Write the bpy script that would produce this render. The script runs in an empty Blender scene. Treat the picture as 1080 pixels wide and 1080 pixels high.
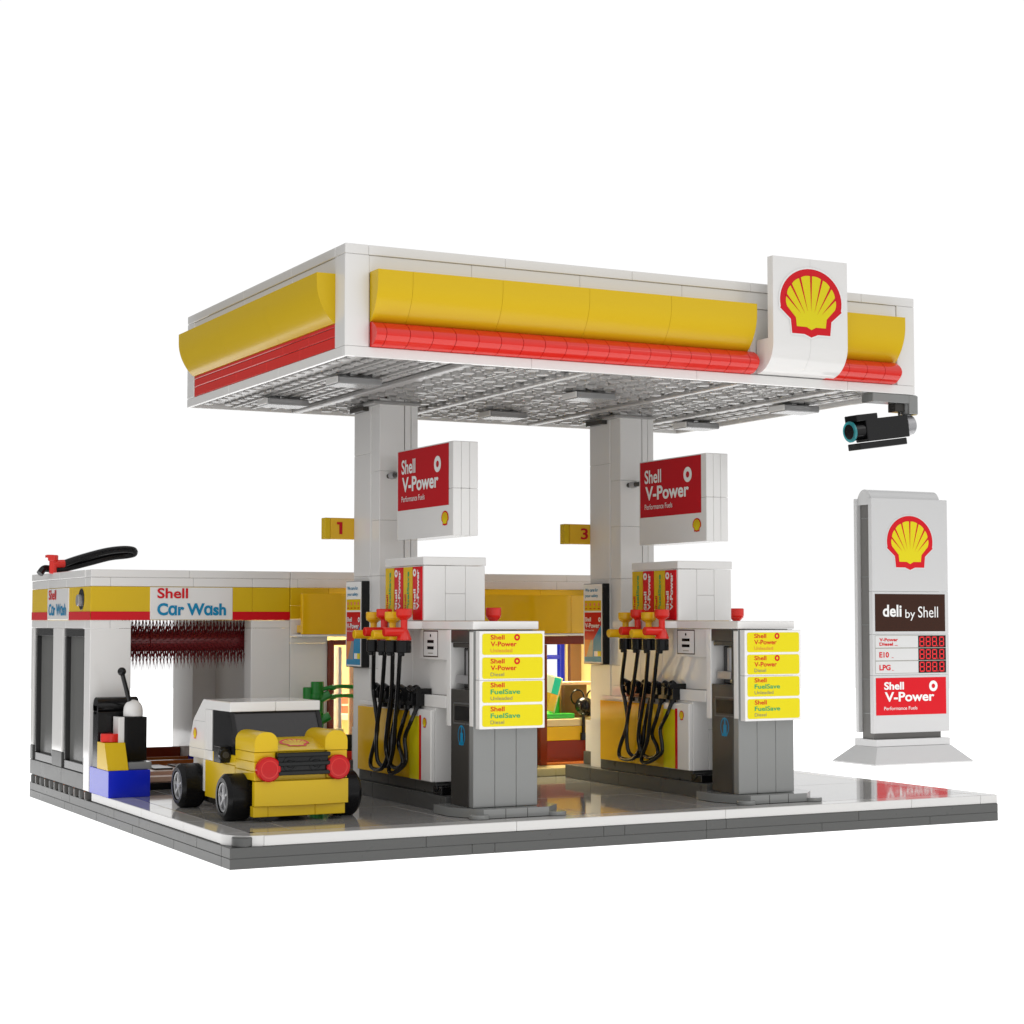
import bpy, math, random
from mathutils import Vector, Matrix
random.seed(4)
S = bpy.context.scene
COL = S.collection
PI = math.pi
X, Y, Z = Vector((1, 0, 0)), Vector((0, 1, 0)), Vector((0, 0, 1))

# ---------------------------------------------------------------- materials
def mat(name, col, rough=0.16, spec=0.5, trans=0.0, metal=0.0, ior=1.5, emit=0.0, bump=0.0, coat=0.0):
    m = bpy.data.materials.new(name); m.use_nodes = True
    nt = m.node_tree; b = nt.nodes['Principled BSDF']
    b.inputs['Base Color'].default_value = (*col, 1)
    b.inputs['Roughness'].default_value = rough
    b.inputs['Specular IOR Level'].default_value = spec
    b.inputs['Transmission Weight'].default_value = trans
    b.inputs['Metallic'].default_value = metal
    b.inputs['IOR'].default_value = ior
    if emit:
        b.inputs['Emission Color'].default_value = (*col, 1)
        b.inputs['Emission Strength'].default_value = emit
    if not emit and trans == 0:
        # moulded plastic: faint uneven gloss, a whisper of waviness, batch tint per block
        tc = nt.nodes.new('ShaderNodeTexCoord')
        n = nt.nodes.new('ShaderNodeTexNoise'); n.inputs['Scale'].default_value = 1.3; n.inputs['Detail'].default_value = 4
        nt.links.new(tc.outputs['Object'], n.inputs['Vector'])
        mr = nt.nodes.new('ShaderNodeMapRange')
        mr.inputs['To Min'].default_value = max(rough - .03, .03); mr.inputs['To Max'].default_value = rough + .04
        nt.links.new(n.outputs['Fac'], mr.inputs['Value']); nt.links.new(mr.outputs[0], b.inputs['Roughness'])
        bp = nt.nodes.new('ShaderNodeBump'); bp.inputs['Strength'].default_value = .02 + bump; bp.inputs['Distance'].default_value = .05
        n2 = nt.nodes.new('ShaderNodeTexNoise'); n2.inputs['Scale'].default_value = .9; n2.inputs['Detail'].default_value = 2
        nt.links.new(tc.outputs['Object'], n2.inputs['Vector']); nt.links.new(n2.outputs['Fac'], bp.inputs['Height'])
        nt.links.new(bp.outputs[0], b.inputs['Normal'])
    return m

WHITE = mat('white_plastic', (.76, .75, .735), .075)
YEL = mat('yellow_plastic', (.66, .44, .008), .25, spec=.26)
YELD = mat('warm_yellow_plastic', (.76, .44, .008), .09)
RED = mat('red_plastic', (.68, .020, .012), .10, spec=.5)
REDT = mat('red_clear_plastic', (.52, .008, .010), .14, spec=.25)
DGREY = mat('dark_grey_plastic', (.085, .086, .084), .28, spec=.18)
MGREY = mat('mid_grey_plastic', (.22, .225, .22), .12)
LGREY = mat('floor_grey_plastic', (.30, .295, .29), .055, spec=.6)
KGREY = mat('kiosk_side_grey', (.05, .047, .043), .14, spec=.2)
BLACK = mat('black_plastic', (.006, .006, .0065), .13, spec=.3)
RUBBER = mat('tyre_rubber', (.005, .005, .0055), .26, spec=.18)
BLUE = mat('blue_plastic', (.008, .02, .48), .14)
BROWN = mat('reddish_brown_plastic', (.19, .024, .007), .2, spec=.25)
ORANGE = mat('orange_brown_plastic', (.36, .095, .012), .2)
TAN = mat('tan_plastic', (.66, .58, .31), .2)
TILE = mat('light_tile_plastic', (.53, .525, .515), .07)
COREG = mat('sign_core_grey', (.15, .146, .14), .3, spec=.2)
PPALE = mat('print_pale', (.62, .62, .615), .2, spec=.2)
PYLON = mat('very_light_grey_plastic', (.565, .565, .565), .12, spec=.4)
NOUGAT = mat('nougat_plastic', (.62, .40, .30), .25)
MBROWN = mat('medium_brown_plastic', (.13, .06, .015), .2)
GREEN = mat('green_plastic', (.008, .19, .02), .12)
BGREEN = mat('bright_green_plastic', (.03, .38, .03), .2)
DRED = mat('dark_red_plastic', (.19, .018, .022), .2)
SILVER = mat('flat_silver', (.36, .36, .37), .32, metal=.45)
SMOKE = mat('smoked_glass', (.06, .055, .06), .05, trans=.7)
DGLASS = mat('dark_glass', (.012, .012, .013), .06, spec=.3)
SHUT = mat('grey_shutter', (.125, .125, .12), .15, spec=.3)
WFRAME = mat('window_frame_grey', (.03, .03, .03), .15, spec=.3)
CLEAR = mat('clear_plastic', (.70, .685, .67), .27, trans=.55, ior=1.45, spec=.4)
CEIL = mat('shaded_white_backing', (.32, .31, .30), .35, spec=.2)  # white roof backing with its shade put into the grey
LAMPC = mat('clear_lamp_plastic', (.42, .42, .42), .25, trans=.5, ior=1.42)
PANE = mat('window_pane', (.97, .98, .98), .03, trans=1.0, ior=1.1)
GRILL = mat('grille_black', (.016, .017, .017), .2, spec=.2)
LENS = mat('teal_lens', (.05, .45, .50), .08, trans=.5)
PRED = mat('print_red', (.60, .006, .014), .2, spec=.2)
PDRED = mat('print_sign_red', (.50, .006, .012), .2, spec=.2)
PYEL = mat('print_yellow', (.70, .60, .008), .2, spec=.2)
PBLUE = mat('print_blue', (.005, .22, .42), .2, spec=.2)
PWHITE = mat('print_white', (.80, .80, .79), .2, spec=.2)
PGREEN = mat('print_green', (.02, .34, .12), .2, spec=.2)
PBLACK = mat('print_black', (.006, .006, .0065), .2, spec=.2)
PBROWN = mat('print_brown', (.036, .011, .005), .2, spec=.2)
PGREY = mat('print_grey', (.22, .21, .16), .2, spec=.2)
POR = mat('print_orange', (.70, .22, .05), .2, spec=.2)
PTEAL = mat('print_teal', (.02, .55, .45), .2, spec=.2)
PMINT = mat('print_mint', (.62, .82, .74), .2, spec=.2)
PSALM = mat('print_salmon', (.72, .20, .13), .2, spec=.2)
LEDR = mat('led_segment_red', (.85, .012, .02), .3)

# ---------------------------------------------------------------- mesh builder
class B:
    def __init__(s): s.v = []; s.f = []; s.m = []; s.mats = []
    def mi(s, m):
        if m not in s.mats: s.mats.append(m)
        return s.mats.index(m)
    def add(s, vs, fs, m):
        o = len(s.v); k = s.mi(m)
        s.v += [tuple(p) for p in vs]
        for f in fs: s.f.append([o + i for i in f]); s.m.append(k)
    def box(s, x0, y0, z0, x1, y1, z1, m, b=.022, M=None):
        b = min(b, .3 * min(x1 - x0, y1 - y0, z1 - z0))
        c = ((x0 + x1) / 2, (y0 + y1) / 2, (z0 + z1) / 2); h = ((x1 - x0) / 2, (y1 - y0) / 2, (z1 - z0) / 2)
        vs = []; idx = {}
        for sx in (-1, 1):
            for sy in (-1, 1):
                for sz in (-1, 1):
                    for a in range(3):
                        q = [h[0] - b, h[1] - b, h[2] - b]; q[a] = h[a]
                        idx[(sx, sy, sz, a)] = len(vs)
                        vs.append(Vector((c[0] + sx * q[0], c[1] + sy * q[1], c[2] + sz * q[2])))
        fs = []
        for a in range(3):
            u, w = [i for i in range(3) if i != a]
            for sg in (-1, 1):
                ring = []
                for p, q in ((-1, -1), (1, -1), (1, 1), (-1, 1)):
                    t = [0, 0, 0]; t[a] = sg; t[u] = p; t[w] = q; ring.append(idx[(*t, a)])
                fs.append(ring)
            for p in (-1, 1):
                for q in (-1, 1):
                    t = [0, 0, 0]; t[u] = p; t[w] = q
                    t0 = t[:]; t0[a] = -1; t1 = t[:]; t1[a] = 1
                    fs.append([idx[(*t0, u)], idx[(*t1, u)], idx[(*t1, w)], idx[(*t0, w)]])
        for sx in (-1, 1):
            for sy in (-1, 1):
                for sz in (-1, 1): fs.append([idx[(sx, sy, sz, a)] for a in range(3)])
        cc = Vector(c); out = []
        for f in fs:
            p = [vs[i] for i in f]; n = (p[1] - p[0]).cross(p[2] - p[0])
            out.append(f if n.dot(sum(p, Vector()) / len(p) - cc) > 0 else f[::-1])
        if M is not None: vs = [M @ p for p in vs]
        s.add(vs, out, m); return s
    def cyl(s, p0, p1, r0, m, r1=None, n=24, caps=True, ch=.03):
        p0, p1 = Vector(p0), Vector(p1); r1 = r0 if r1 is None else r1
        d = (p1 - p0); L = d.length; d.normalize()
        a = d.orthogonal().normalized(); b = d.cross(a)
        ch = min(ch, L * .25, min(r0, r1) * .5) if caps and min(r0, r1) > 0 else 0
        prof = [(0, r0 - ch), (ch, r0), (L - ch, r1), (L, r1 - ch)] if ch > 0 else [(0, r0), (L, r1)]
        vs = []; fs = []
        for t, r in prof:
            for i in range(n):
                w = 2 * PI * i / n; vs.append(p0 + d * t + (a * math.cos(w) + b * math.sin(w)) * r)
        for k in range(len(prof) - 1):
            for i in range(n):
                j = (i + 1) % n; fs.append([k * n + i, k * n + j, (k + 1) * n + j, (k + 1) * n + i])
        if caps: fs += [list(range(n))[::-1], [(len(prof) - 1) * n + i for i in range(n)]]
        s.add(vs, fs, m); return s
    def ball(s, c, r, m, sx=1, sy=1, sz=1, n=16, k=10):
        vs = [(c[0], c[1], c[2] + r * sz)]; fs = []
        for i in range(1, k):
            for j in range(n):
                t = PI * i / k; w = 2 * PI * j / n
                vs.append((c[0] + r * sx * math.sin(t) * math.cos(w), c[1] + r * sy * math.sin(t) * math.sin(w), c[2] + r * sz * math.cos(t)))
        vs.append((c[0], c[1], c[2] - r * sz))
        for j in range(n): fs.append([0, 1 + j, 1 + (j + 1) % n]); fs.append([len(vs) - 1, 1 + (k - 2) * n + (j + 1) % n, 1 + (k - 2) * n + j])
        for i in range(k - 2):
            for j in range(n):
                q = (j + 1) % n; fs.append([1 + i * n + j, 1 + (i + 1) * n + j, 1 + (i + 1) * n + q, 1 + i * n + q])
        s.add(vs, fs, m); return s
    def tube(s, pts, r, m, n=10, sub=6):
        pts = [Vector(p) for p in pts]; path = []
        P = [pts[0] * 2 - pts[1]] + pts + [pts[-1] * 2 - pts[-2]]
        for i in range(1, len(P) - 2):
            for k in range(sub):
                t = k / sub; a, b, c, d = P[i - 1:i + 3]
                path.append(.5 * (2 * b + (c - a) * t + (2 * a - 5 * b + 4 * c - d) * t * t + (3 * b - a - 3 * c + d) * t ** 3))
        path.append(pts[-1]); vs = []; fs = []
        ref = None
        for i, p in enumerate(path):
            d = (path[min(i + 1, len(path) - 1)] - path[max(i - 1, 0)]).normalized()
            a = d.orthogonal().normalized() if ref is None else (ref - d * ref.dot(d)).normalized(); ref = a; b = d.cross(a)
            for j in range(n): w = 2 * PI * j / n; vs.append(p + (a * math.cos(w) + b * math.sin(w)) * r)
        for i in range(len(path) - 1):
            for j in range(n):
                q = (j + 1) % n; fs.append([i * n + j, i * n + q, (i + 1) * n + q, (i + 1) * n + j])
        fs += [list(range(n))[::-1], [(len(path) - 1) * n + j for j in range(n)]]
        s.add(vs, fs, m); return s
    def prism(s, poly, o, u, v, w, m, w0=0.0):
        """2-D outline (counter-clockwise in u,v) swept along u x v from w0 to w"""
        o, u, v = Vector(o), Vector(u), Vector(v); nn = u.cross(v); k = len(poly)
        A = [o + u * p[0] + v * p[1] + nn * w0 for p in poly]; C = [o + u * p[0] + v * p[1] + nn * w for p in poly]
        fs = [list(range(k))[::-1], [k + i for i in range(k)]] + [[i, (i + 1) % k, k + (i + 1) % k, k + i] for i in range(k)]
        s.add(A + C, fs, m); return s
    def flat(s, poly, o, u, v, m, lift=.012):
        o, u, v = Vector(o), Vector(u), Vector(v); nn = u.cross(v)
        s.add([o + u * p[0] + v * p[1] + nn * lift for p in poly], [list(range(len(poly)))], m); return s
    def rect(s, x0, y0, x1, y1, o, u, v, m, lift=.012, r=0):
        if r <= 0: return s.flat([(x0, y0), (x1, y0), (x1, y1), (x0, y1)], o, u, v, m, lift)
        p = []
        for cx, cy, a in ((x1 - r, y0 + r, -90), (x1 - r, y1 - r, 0), (x0 + r, y1 - r, 90), (x0 + r, y0 + r, 180)):
            for k in range(6): w = math.radians(a + k * 18); p.append((cx + r * math.cos(w), cy + r * math.sin(w)))
        return s.flat(p, o, u, v, m, lift)
    def ring(s, cx, cy, ro, ri, o, u, v, m, lift=.02, n=28, sx=1):
        o, u, v = Vector(o), Vector(u), Vector(v); nn = u.cross(v); vs = []
        for r in (ro, ri):
            for i in range(n): w = 2 * PI * i / n; vs.append(o + u * (cx + sx * r * math.cos(w)) + v * (cy + r * math.sin(w)) + nn * lift)
        s.add(vs, [[i, (i + 1) % n, n + (i + 1) % n, n + i] for i in range(n)], m); return s
    def disc(s, cx, cy, r, o, u, v, m, lift=.02, n=28):
        return s.flat([(cx + r * math.cos(2 * PI * i / n), cy + r * math.sin(2 * PI * i / n)) for i in range(n)], o, u, v, m, lift)
    def row(s, axis, a0, a1, cuts, lo, hi, m, b=.02):
        """a course of blocks along x or y, split at the joints in cuts"""
        e = [a0] + sorted(c for c in cuts if a0 + .05 < c < a1 - .05) + [a1]
        for p, q in zip(e, e[1:]):
            g = .004
            if axis == 'x': s.box(p + g, lo[0], lo[1], q - g, hi[0], hi[1], m, b)
            else: s.box(lo[0], p + g, lo[1], hi[0], q - g, hi[1], m, b)
        return s
    def build(s, name, parent=None, loc=None, smooth=35):
        me = bpy.data.meshes.new(name); me.from_pydata(s.v, [], s.f)
        for m in s.mats: me.materials.append(m)
        me.polygons.foreach_set('material_index', s.m)
        if loc is not None: me.transform(Matrix.Translation(-Vector(loc)))
        me.polygons.foreach_set('use_smooth', [True] * len(me.polygons))
        me.set_sharp_from_angle(angle=math.radians(smooth)); me.update()
        o = bpy.data.objects.new(name, me); COL.objects.link(o)
        if loc is not None: o.location = loc
        if parent is not None:
            o.parent = parent
            o.matrix_parent_inverse = Matrix.Translation(-parent.location)
        return o

def tag(o, label=None, cat=None, group=None, kind=None):
    if label: o['label'] = label
    if cat: o['category'] = cat
    if group: o['group'] = group
    if kind: o['kind'] = kind
    return o
def thing(name, label, cat, loc, group=None):
    o = bpy.data.objects.new(name, None); COL.objects.link(o); o.location = loc; o.empty_display_size = .5
    return tag(o, label, cat, group)
def kids(o): return [c for c in list(COL.objects) if c.parent == o]
def dup(o, d, label=None, parent=None):
    c = o.copy(); COL.objects.link(c)
    if parent is None: c.location = o.location + Vector(d)
    else: c.parent = parent; c.matrix_parent_inverse = o.matrix_parent_inverse.copy()
    if label: c['label'] = label
    for k in kids(o): dup(k, d, None, c)
    return c

# ---------------------------------------------------------------- lettering
_tc = {}
def glyphs(t, off):
    k = (t, off)
    if k not in _tc:
        cu = bpy.data.curves.new('t', 'FONT'); cu.body = t; cu.size = 1; cu.offset = off; cu.resolution_u = 4; cu.fill_mode = 'FRONT'
        ob = bpy.data.objects.new('t', cu); COL.objects.link(ob)
        dg = bpy.context.evaluated_depsgraph_get()
        me = bpy.data.meshes.new_from_object(ob.evaluated_get(dg))
        vs = [(p.co.x, p.co.y) for p in me.vertices]; fs = [list(p.vertices) for p in me.polygons]
        bpy.data.objects.remove(ob); bpy.data.curves.remove(cu); bpy.data.meshes.remove(me)
        xs = [p[0] for p in vs]; ys = [p[1] for p in vs]; x0, y0, w, h = min(xs), min(ys), max(xs) - min(xs), max(ys) - min(ys)
        # make every letter face forwards
        out = []
        for f in fs:
            a = sum(vs[f[i]][0] * vs[f[(i + 1) % len(f)]][1] - vs[f[(i + 1) % len(f)]][0] * vs[f[i]][1] for i in range(len(f)))
            out.append(f if a > 0 else f[::-1])
        _tc[k] = ([((p[0] - x0) / w, (p[1] - y0) / h) for p in vs], out)
    return _tc[k]
def text(b, t, x, y, w, h, o, u, v, m, off=.022, lift=.022):
    """t fitted into the box x..x+w, y..y+h of the plane o,u,v"""
    vs, fs = glyphs(t, off); o, u, v = Vector(o), Vector(u), Vector(v); nn = u.cross(v)
    b.add([o + u * (x + p[0] * w) + v * (y + p[1] * h) + nn * lift for p in vs], fs, m)

def emblem(b, cx, cy, w, h, o, u, v, lift=.02, red=None, yel=None, border=True, rimc=None):
    red = red or PRED; yel = yel or PYEL
    def sc(pts, k=1.0, dy=0): return [(cx + p[0] * w / 2 * k, cy + (p[1] * k + dy) * h / 2) for p in pts]
    out = []
    for i in range(29):
        a = math.radians(-12 + 204 * i / 28); out.append((math.cos(a), .02 + .96 * math.sin(a)))
    left = [(-1.0, -.22), (-.66, -.52), (-.62, -.93), (-.22, -.93), (0, -1.02), (.22, -.93), (.62, -.93), (.66, -.52), (1.0, -.22)]
    shape = out + left
    if border: b.flat(sc(shape, 1.05), o, u, v, rimc or PWHITE, lift)
    b.flat(sc(shape), o, u, v, red, lift + .006)
    # yellow shell and the thin red lines between its ribs
    hy = -.72
    def rim(a): return (.80 * math.sin(a), .02 + .75 * math.cos(a))
    A = math.radians(104); top = []
    for i in range(8):
        a0 = -A + 2 * A * i / 8
        for k in range(6):
            a_ = a0 + 2 * A / 8 * k / 6; p = rim(a_); f_ = 1 + .02 * math.sin(PI * k / 6); top.append((p[0] * f_, p[1] * f_))
    top.append(rim(A))
    yl = top + [(.50, -.46), (.47, -.72), (.15, -.72), (0, -.80), (-.15, -.72), (-.47, -.72), (-.50, -.46)]
    b.flat(sc(yl[::-1]), o, u, v, yel, lift + .012)
    for i in range(1, 8):
        p = rim(-A + 2 * A * i / 8); p = (p[0] * 1.04, p[1] * 1.04)
        d = Vector((p[0] * .97, p[1] - hy, 0)); L = d.length; d.normalize(); q = (-d.y, d.x)
        st = .42 * L if i in (1, 7) else .30 * L
        x0, y0 = d.x * st, hy + d.y * st
        b.flat(sc([(x0, y0), (p[0] - q[0] * .034, p[1] - q[1] * .034), (p[0] + q[0] * .034, p[1] + q[1] * .034)][::1]), o, u, v, red, lift + .018)

# ================================================================ GROUND (white sheet with added glow)
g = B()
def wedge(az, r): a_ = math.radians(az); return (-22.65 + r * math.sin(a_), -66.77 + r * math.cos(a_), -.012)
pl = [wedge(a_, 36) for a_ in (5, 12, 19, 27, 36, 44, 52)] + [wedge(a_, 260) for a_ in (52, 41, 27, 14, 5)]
g.add(pl, [list(range(len(pl)))], mat('glowing_white_ground', (1, 1, 1), .8, spec=0, emit=1.02))  # glow is added: no shadows on the ground, uplight on undersides
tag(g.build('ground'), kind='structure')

# ================================================================ FORECOURT BASE
W, D = 37.0, 32.5
b = B()
b.row('x', 0, W, [10, 11, 21, 27, 33], (0, 0), (1.0, .4), DGREY)
b.row('x', 0, W, [8, 16, 17, 21, 22, 29], (0, .4), (1.0, .8), DGREY)
b.row('y', 1.0, D, [7, 13, 19, 25], (0, 0), (1.0, .4), DGREY)
b.row('y', 1.0, D, [4, 12, 16, 24], (0, .4), (1.0, .8), DGREY)
b.row('y', 1.0, D, [8, 16, 24], (W - 1, 0), (W, .8), DGREY)
b.box(1, 1, .0, W - 1, D, .78, DGREY)
base = tag(b.build('forecourt'), kind='structure')
b = B()
z0, z1 = .805, 1.2
b.row('x', 1.35, W, [12, 22, 32, 36], (.04, z0), (1.02, z1), TILE)
b.row('x', 3.0, W - 1, [10, 16, 22, 28], (1.03, z0), (8, z1), LGREY)
b.row('x', 3.0, W - 1, [8, 16, 24, 30], (8.01, z0), (14.5, z1), LGREY)
b.row('x', 3.0, W - 1, [10, 18, 26], (14.51, z0), (20.3, z1), LGREY)
b.row('y', 1.03, 20.3, [8, 14], (W - .99, z0), (W - .03, z1), TILE)
b.row('y', 1.35, 20.3, [6, 12, 16], (.1, z0), (1.1, z1), TILE)
b.row('y', 1.03, 20.3, [5, 9, 13], (1.11, z0), (2.99, z1), LGREY)
b.prism([(1.35 + 1.27 * math.cos(t_), 1.35 + 1.27 * math.sin(t_)) for t_ in [PI + PI / 2 * k / 10 for k in range(11)]] + [(1.345, .1), (1.345, 1.345), (.1, 1.345)], (0, 0, z0), X, Y, z1 - z0, TILE)
b.cyl((.62, .42, .8), (.62, .42, 1.15), .40, DGREY)
tag(b.build('pavement'), kind='structure')

# ================================================================ CANOPY
CX0, CX1, CY0, CY1, CZ0, CZ1 = 4.5, 32.5, .06, 20.2, 19.5, 23.92
canopy = thing('station_canopy', 'large white canopy roof with yellow and red edge bands held up over the pumps', 'canopy', (18.5, 10, CZ0))
b = B()
b.row('x', CX0, CX1, [5.5, 11.5, 17.5, 23.5, 29.5], (CY0, 23.53), (1.1, CZ1), WHITE)        # rim tiles
b.row('y', 1.12, CY1, [6, 12], (CX0, 23.53), (CX0 + 1, CZ1), WHITE)
b.row('y', 1.12, CY1, [6, 12], (CX1 - 1, 23.53), (CX1, CZ1), WHITE)
b.row('x', CX0 + 1.02, CX1 - 1.02, [12, 20], (CY1 - 1, 23.53), (CY1, CZ1), WHITE)
b.build('rim', canopy)
b = B()
b.row('x', CX0, CX1, [12.7, 20.7, 28.7], (CY0, CZ0), (.22, 19.9), WHITE)        # bottom band
b.row('y', .23, CY1, [7.5, 14], (CX0, CZ0), (CX0 + .16, 19.9), WHITE)
b.row('y', .23, CY1, [7.5, 14], (CX1 - .16, CZ0), (CX1, 19.9), WHITE)
b.row('x', CX0 + .17, CX1 - .17, [12, 20], (CY1 - .16, CZ0), (CY1, 19.9), WHITE)
b.build('bottom_band', canopy)
b = B()
b.box(CX0, CY0, 19.91, 5.52, 1.1, 23.52, WHITE)                                # corner posts
b.box(31.5, CY0, 19.91, CX1, 1.1, 23.52, WHITE)
b.box(CX0, 19.2, 19.91, CX0 + 1, CY1, 23.52, WHITE)
b.box(CX1 - 1, 19.2, 19.91, CX1, CY1, 23.52, WHITE)
b.row('x', 5.53, 31.49, [10, 15, 20, 27.6], (CY0 + .05, 22.8), (1.0, 23.52), WHITE)
b.row('x', 5.53, 31.49, [10, 18, 23.5], (CY0 + .1, 19.92), (1.0, 22.79), WHITE)
b.row('y', 1.11, 19.19, [6, 12], (CX0 + .05, 22.85), (CX0 + .95, 23.52), WHITE)
b.box(CX0 + .1, 1.11, 19.92, CX0 + .95, 19.19, 22.84, WHITE)
b.box(CX1 - .95, 1.11, 19.92, CX1 - .04, 19.19, 23.5, WHITE)
b.box(5.53, 19.25, 19.92, 31.49, CY1 - .04, 23.5, WHITE)
b.box(5.4, 1.0, 23.0, 31.6, 19.3, 23.5, WHITE)                                 # roof slab
b.build('roof_panel', canopy)
# yellow curved band: profile bulges at the top and runs back to the wall below
def yprof():
    p = [(0, 20.9)]
    for k in range(11):
        t = k / 10; p.append((.10 + .74 * math.sin(t * PI / 2) ** .9, 20.9 + 1.55 * t ** 1.15))
    p += [(.84, 22.86), (0, 22.86)]
    return p
YP = yprof()
def band(cuts, front=True):
    b = B()
    for a, c in zip(cuts, cuts[1:]):
        if front: b.prism([(-p[0], p[1]) for p in YP][::-1], (a + .006, CY0 + .06, 0), Vector((0, 1, 0)), Z, c - a - .012, YEL)
        else: b.prism(YP, (CX0 + .06, a + .004, 0), Vector((-1, 0, 0)), Z, c - a - .008, YEL)
    return b
band([5.56, 7.05, 11, 15, 18.95, 23.3]).build('yellow_band', canopy, smooth=28)
band([27.55, 31.36]).build('yellow_band', canopy, smooth=28)
band([1.05, 7, 13, 19.12], False).build('yellow_band', canopy, smooth=28)
# red rounded band at the front
RP = [(0, 19.91)] + [(.10 + .62 * math.sin(PI * (.04 + .92 * k / 14)) ** .75, 19.93 + .94 * k / 14) for k in range(15)] + [(0, 20.88)]
def redband(cuts):
    b = B()
    for a, c in zip(cuts, cuts[1:]):
        b.prism([(-p[0], p[1]) for p in RP][::-1], (a + .012, CY0 + .06, 0), Y, Z, c - a - .024, RED)
    return b
redband([5.56] + [6 + i for i in range(18)] + [23.5]).build('red_band', canopy, smooth=28)
redband([27.35, 28.3, 29.3, 30.3, 31.25]).build('red_band', canopy, smooth=28)
b = B()
b.row('y', 1.06, 19.12, [5, 9, 13], (CX0 + .02, 19.92), (CX0 + .4, 20.36), RED, .025)
b.row('y', 1.06, 19.12, [4, 7, 11, 15], (CX0 + .02, 20.38), (CX0 + .4, 20.74), RED, .025)
b.row('y', 1.06, 19.12, [6, 12], (CX0 + .02, 20.76), (CX0 + .4, 20.9), RED, .02)
b.box(CX0 + .02, 1.0, 20.9, CX0 + .06, 1.06, 22.0, RED)
b.build('red_band', canopy)
# sign with the emblem, its foot curving back under
b = B()
sp = [(0, 24.92), (0, 19.96)]
prof = [(.0, 24.95), (-.0, 19.93)]
pts = [(.75, 24.93), (.75, 19.93)]
front = []
for k in range(13):
    t = PI / 2 * k / 12; front.append((1.35 - .02 - 1.25 * math.cos(t) + -.02, 21.2 - 1.27 * math.sin(t)))
poly = [(1.3, 19.93)] + front[::-1] + [(.06, 24.93), (.46, 24.93), (.46, 21.4), (1.3, 21.4)]
for x0, x1 in ((23.78, 25.75), (25.76, 27.74)):
    b.prism([(p[0], p[1]) for p in poly][::-1], (x0, -1.27, 0), Y, Z, x1 - x0, WHITE)
ls = b.build('emblem_sign', canopy, smooth=28)
b = B(); emblem(b, 25.77, 23.02, 3.28, 3.0, (0, -1.21, 0), X, Z, .02); b.build('emblem', ls)
# clear ceiling: plates with hollow tubes and ridges
b = B()
b.box(CX0 + .17, .23, 19.80, CX1 - .17, CY1 - .17, 19.9, CEIL)
for i in range(4):
    for j in range(3):
        b.box(4.7 + i * 6.9, .28 + j * 6.58, 19.70, 4.7 + i * 6.9 + 6.88, .28 + j * 6.58 + 6.56, 19.78, CLEAR, .02)
for i in range(27):
    for j in range(19):
        x, y = 5.2 + i, .9 + j
        lines = i < 5 or i > 22
        if lines: b.box(x - .18, y - .32, 19.58, x + .18, y + .32, 19.70, CLEAR, .04)
        elif (i + j) % 2 == 0: b.cyl((x, y, 19.52), (x, y, 19.72), .30, CLEAR, n=8, ch=.02); b.cyl((x, y, 19.515), (x, y, 19.56), .17, DGREY if (i * 7 + j * 3) % 5 == 0 else CLEAR, n=8, ch=0)
        else: b.box(x - .3, y - .12, 19.55, x + .3, y + .12, 19.70, CLEAR, .03); b.cyl((x, y, 19.5), (x, y, 19.6), .12, CLEAR, n=6, ch=0)
for x in (9.75, 15.2, 22.9, 28.2):
    b.row('y', .3, 19.9, [4, 8, 12, 16], (x, 19.46), (x + .4, 19.69), CLEAR, .05)
for x in (6.7, 7.7, 8.7, 12.7, 18.7, 25.7, 29.7, 30.7):
    b.row('y', .3, 19.9, [3, 6, 9, 12, 15], (x - .07, 19.56), (x + .07, 19.69), CLEAR, .02)
b.build('ceiling_panel', canopy)
for x in (6.45, 17.9, 29.2):
    for y in (5.5, 14.1):
        b = B(); b.box(x, y, 19.16, x + 2.0, y + 1.4, 19.46, LAMPC, .05)
        for k in (0, 1): b.cyl((x + .5 + k, y + .7, 19.47), (x + .5 + k, y + .7, 19.6), .3, LAMPC, n=16)
        b.box(x - .06, y + .05, 19.2, x - .002, y + 1.35, 19.46, WHITE)  # white slab stands in for bright refraction at the clear end
        b.build('ceiling_light', canopy)

# ================================================================ COLUMNS
col = thing('canopy_column', 'white square column rising behind the pump with the number 1 plate', 'column', (12.5, 14.5, 1.2), 'columns holding up the canopy')
b = B()
cuts = [11.3, 14.6, 17.4]
def pier(b, x0, y0, x1, y1, zs, m=WHITE):
    for p, q in zip(zs, zs[1:]): b.box(x0, y0, p + .004, x1, y1, q - .004, m, .02)
pier(b, 11.5, 14.0, 12.3, 16, [1.2, 7, 11.3, 17.1, 19.6])
pier(b, 11.54, 13.0, 12.78, 13.99, [1.2, 7, 11.3, 13.9, 16.2, 19.6])
pier(b, 12.83, 13.02, 13.13, 13.99, [1.2, 10.4, 13.6, 19.6])
pier(b, 13.16, 13.04, 13.5, 13.99, [1.2, 10.4, 13.6, 19.6])
pier(b, 12.31, 14.0, 13.5, 16, [1.2, 9, 15, 19.6])
b.build('shaft', col)
b = B(); b.box(11.2, 12.9, 19.3, 13.6, 16.2, 19.46, CLEAR, .03); b.box(11.2, 14.2, 19.1, 11.49, 15.9, 19.44, KGREY); b.build('bracket', col)
dup(col, (13, 0, 0), 'white square column rising behind the pump with the number 3 plate')

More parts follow.
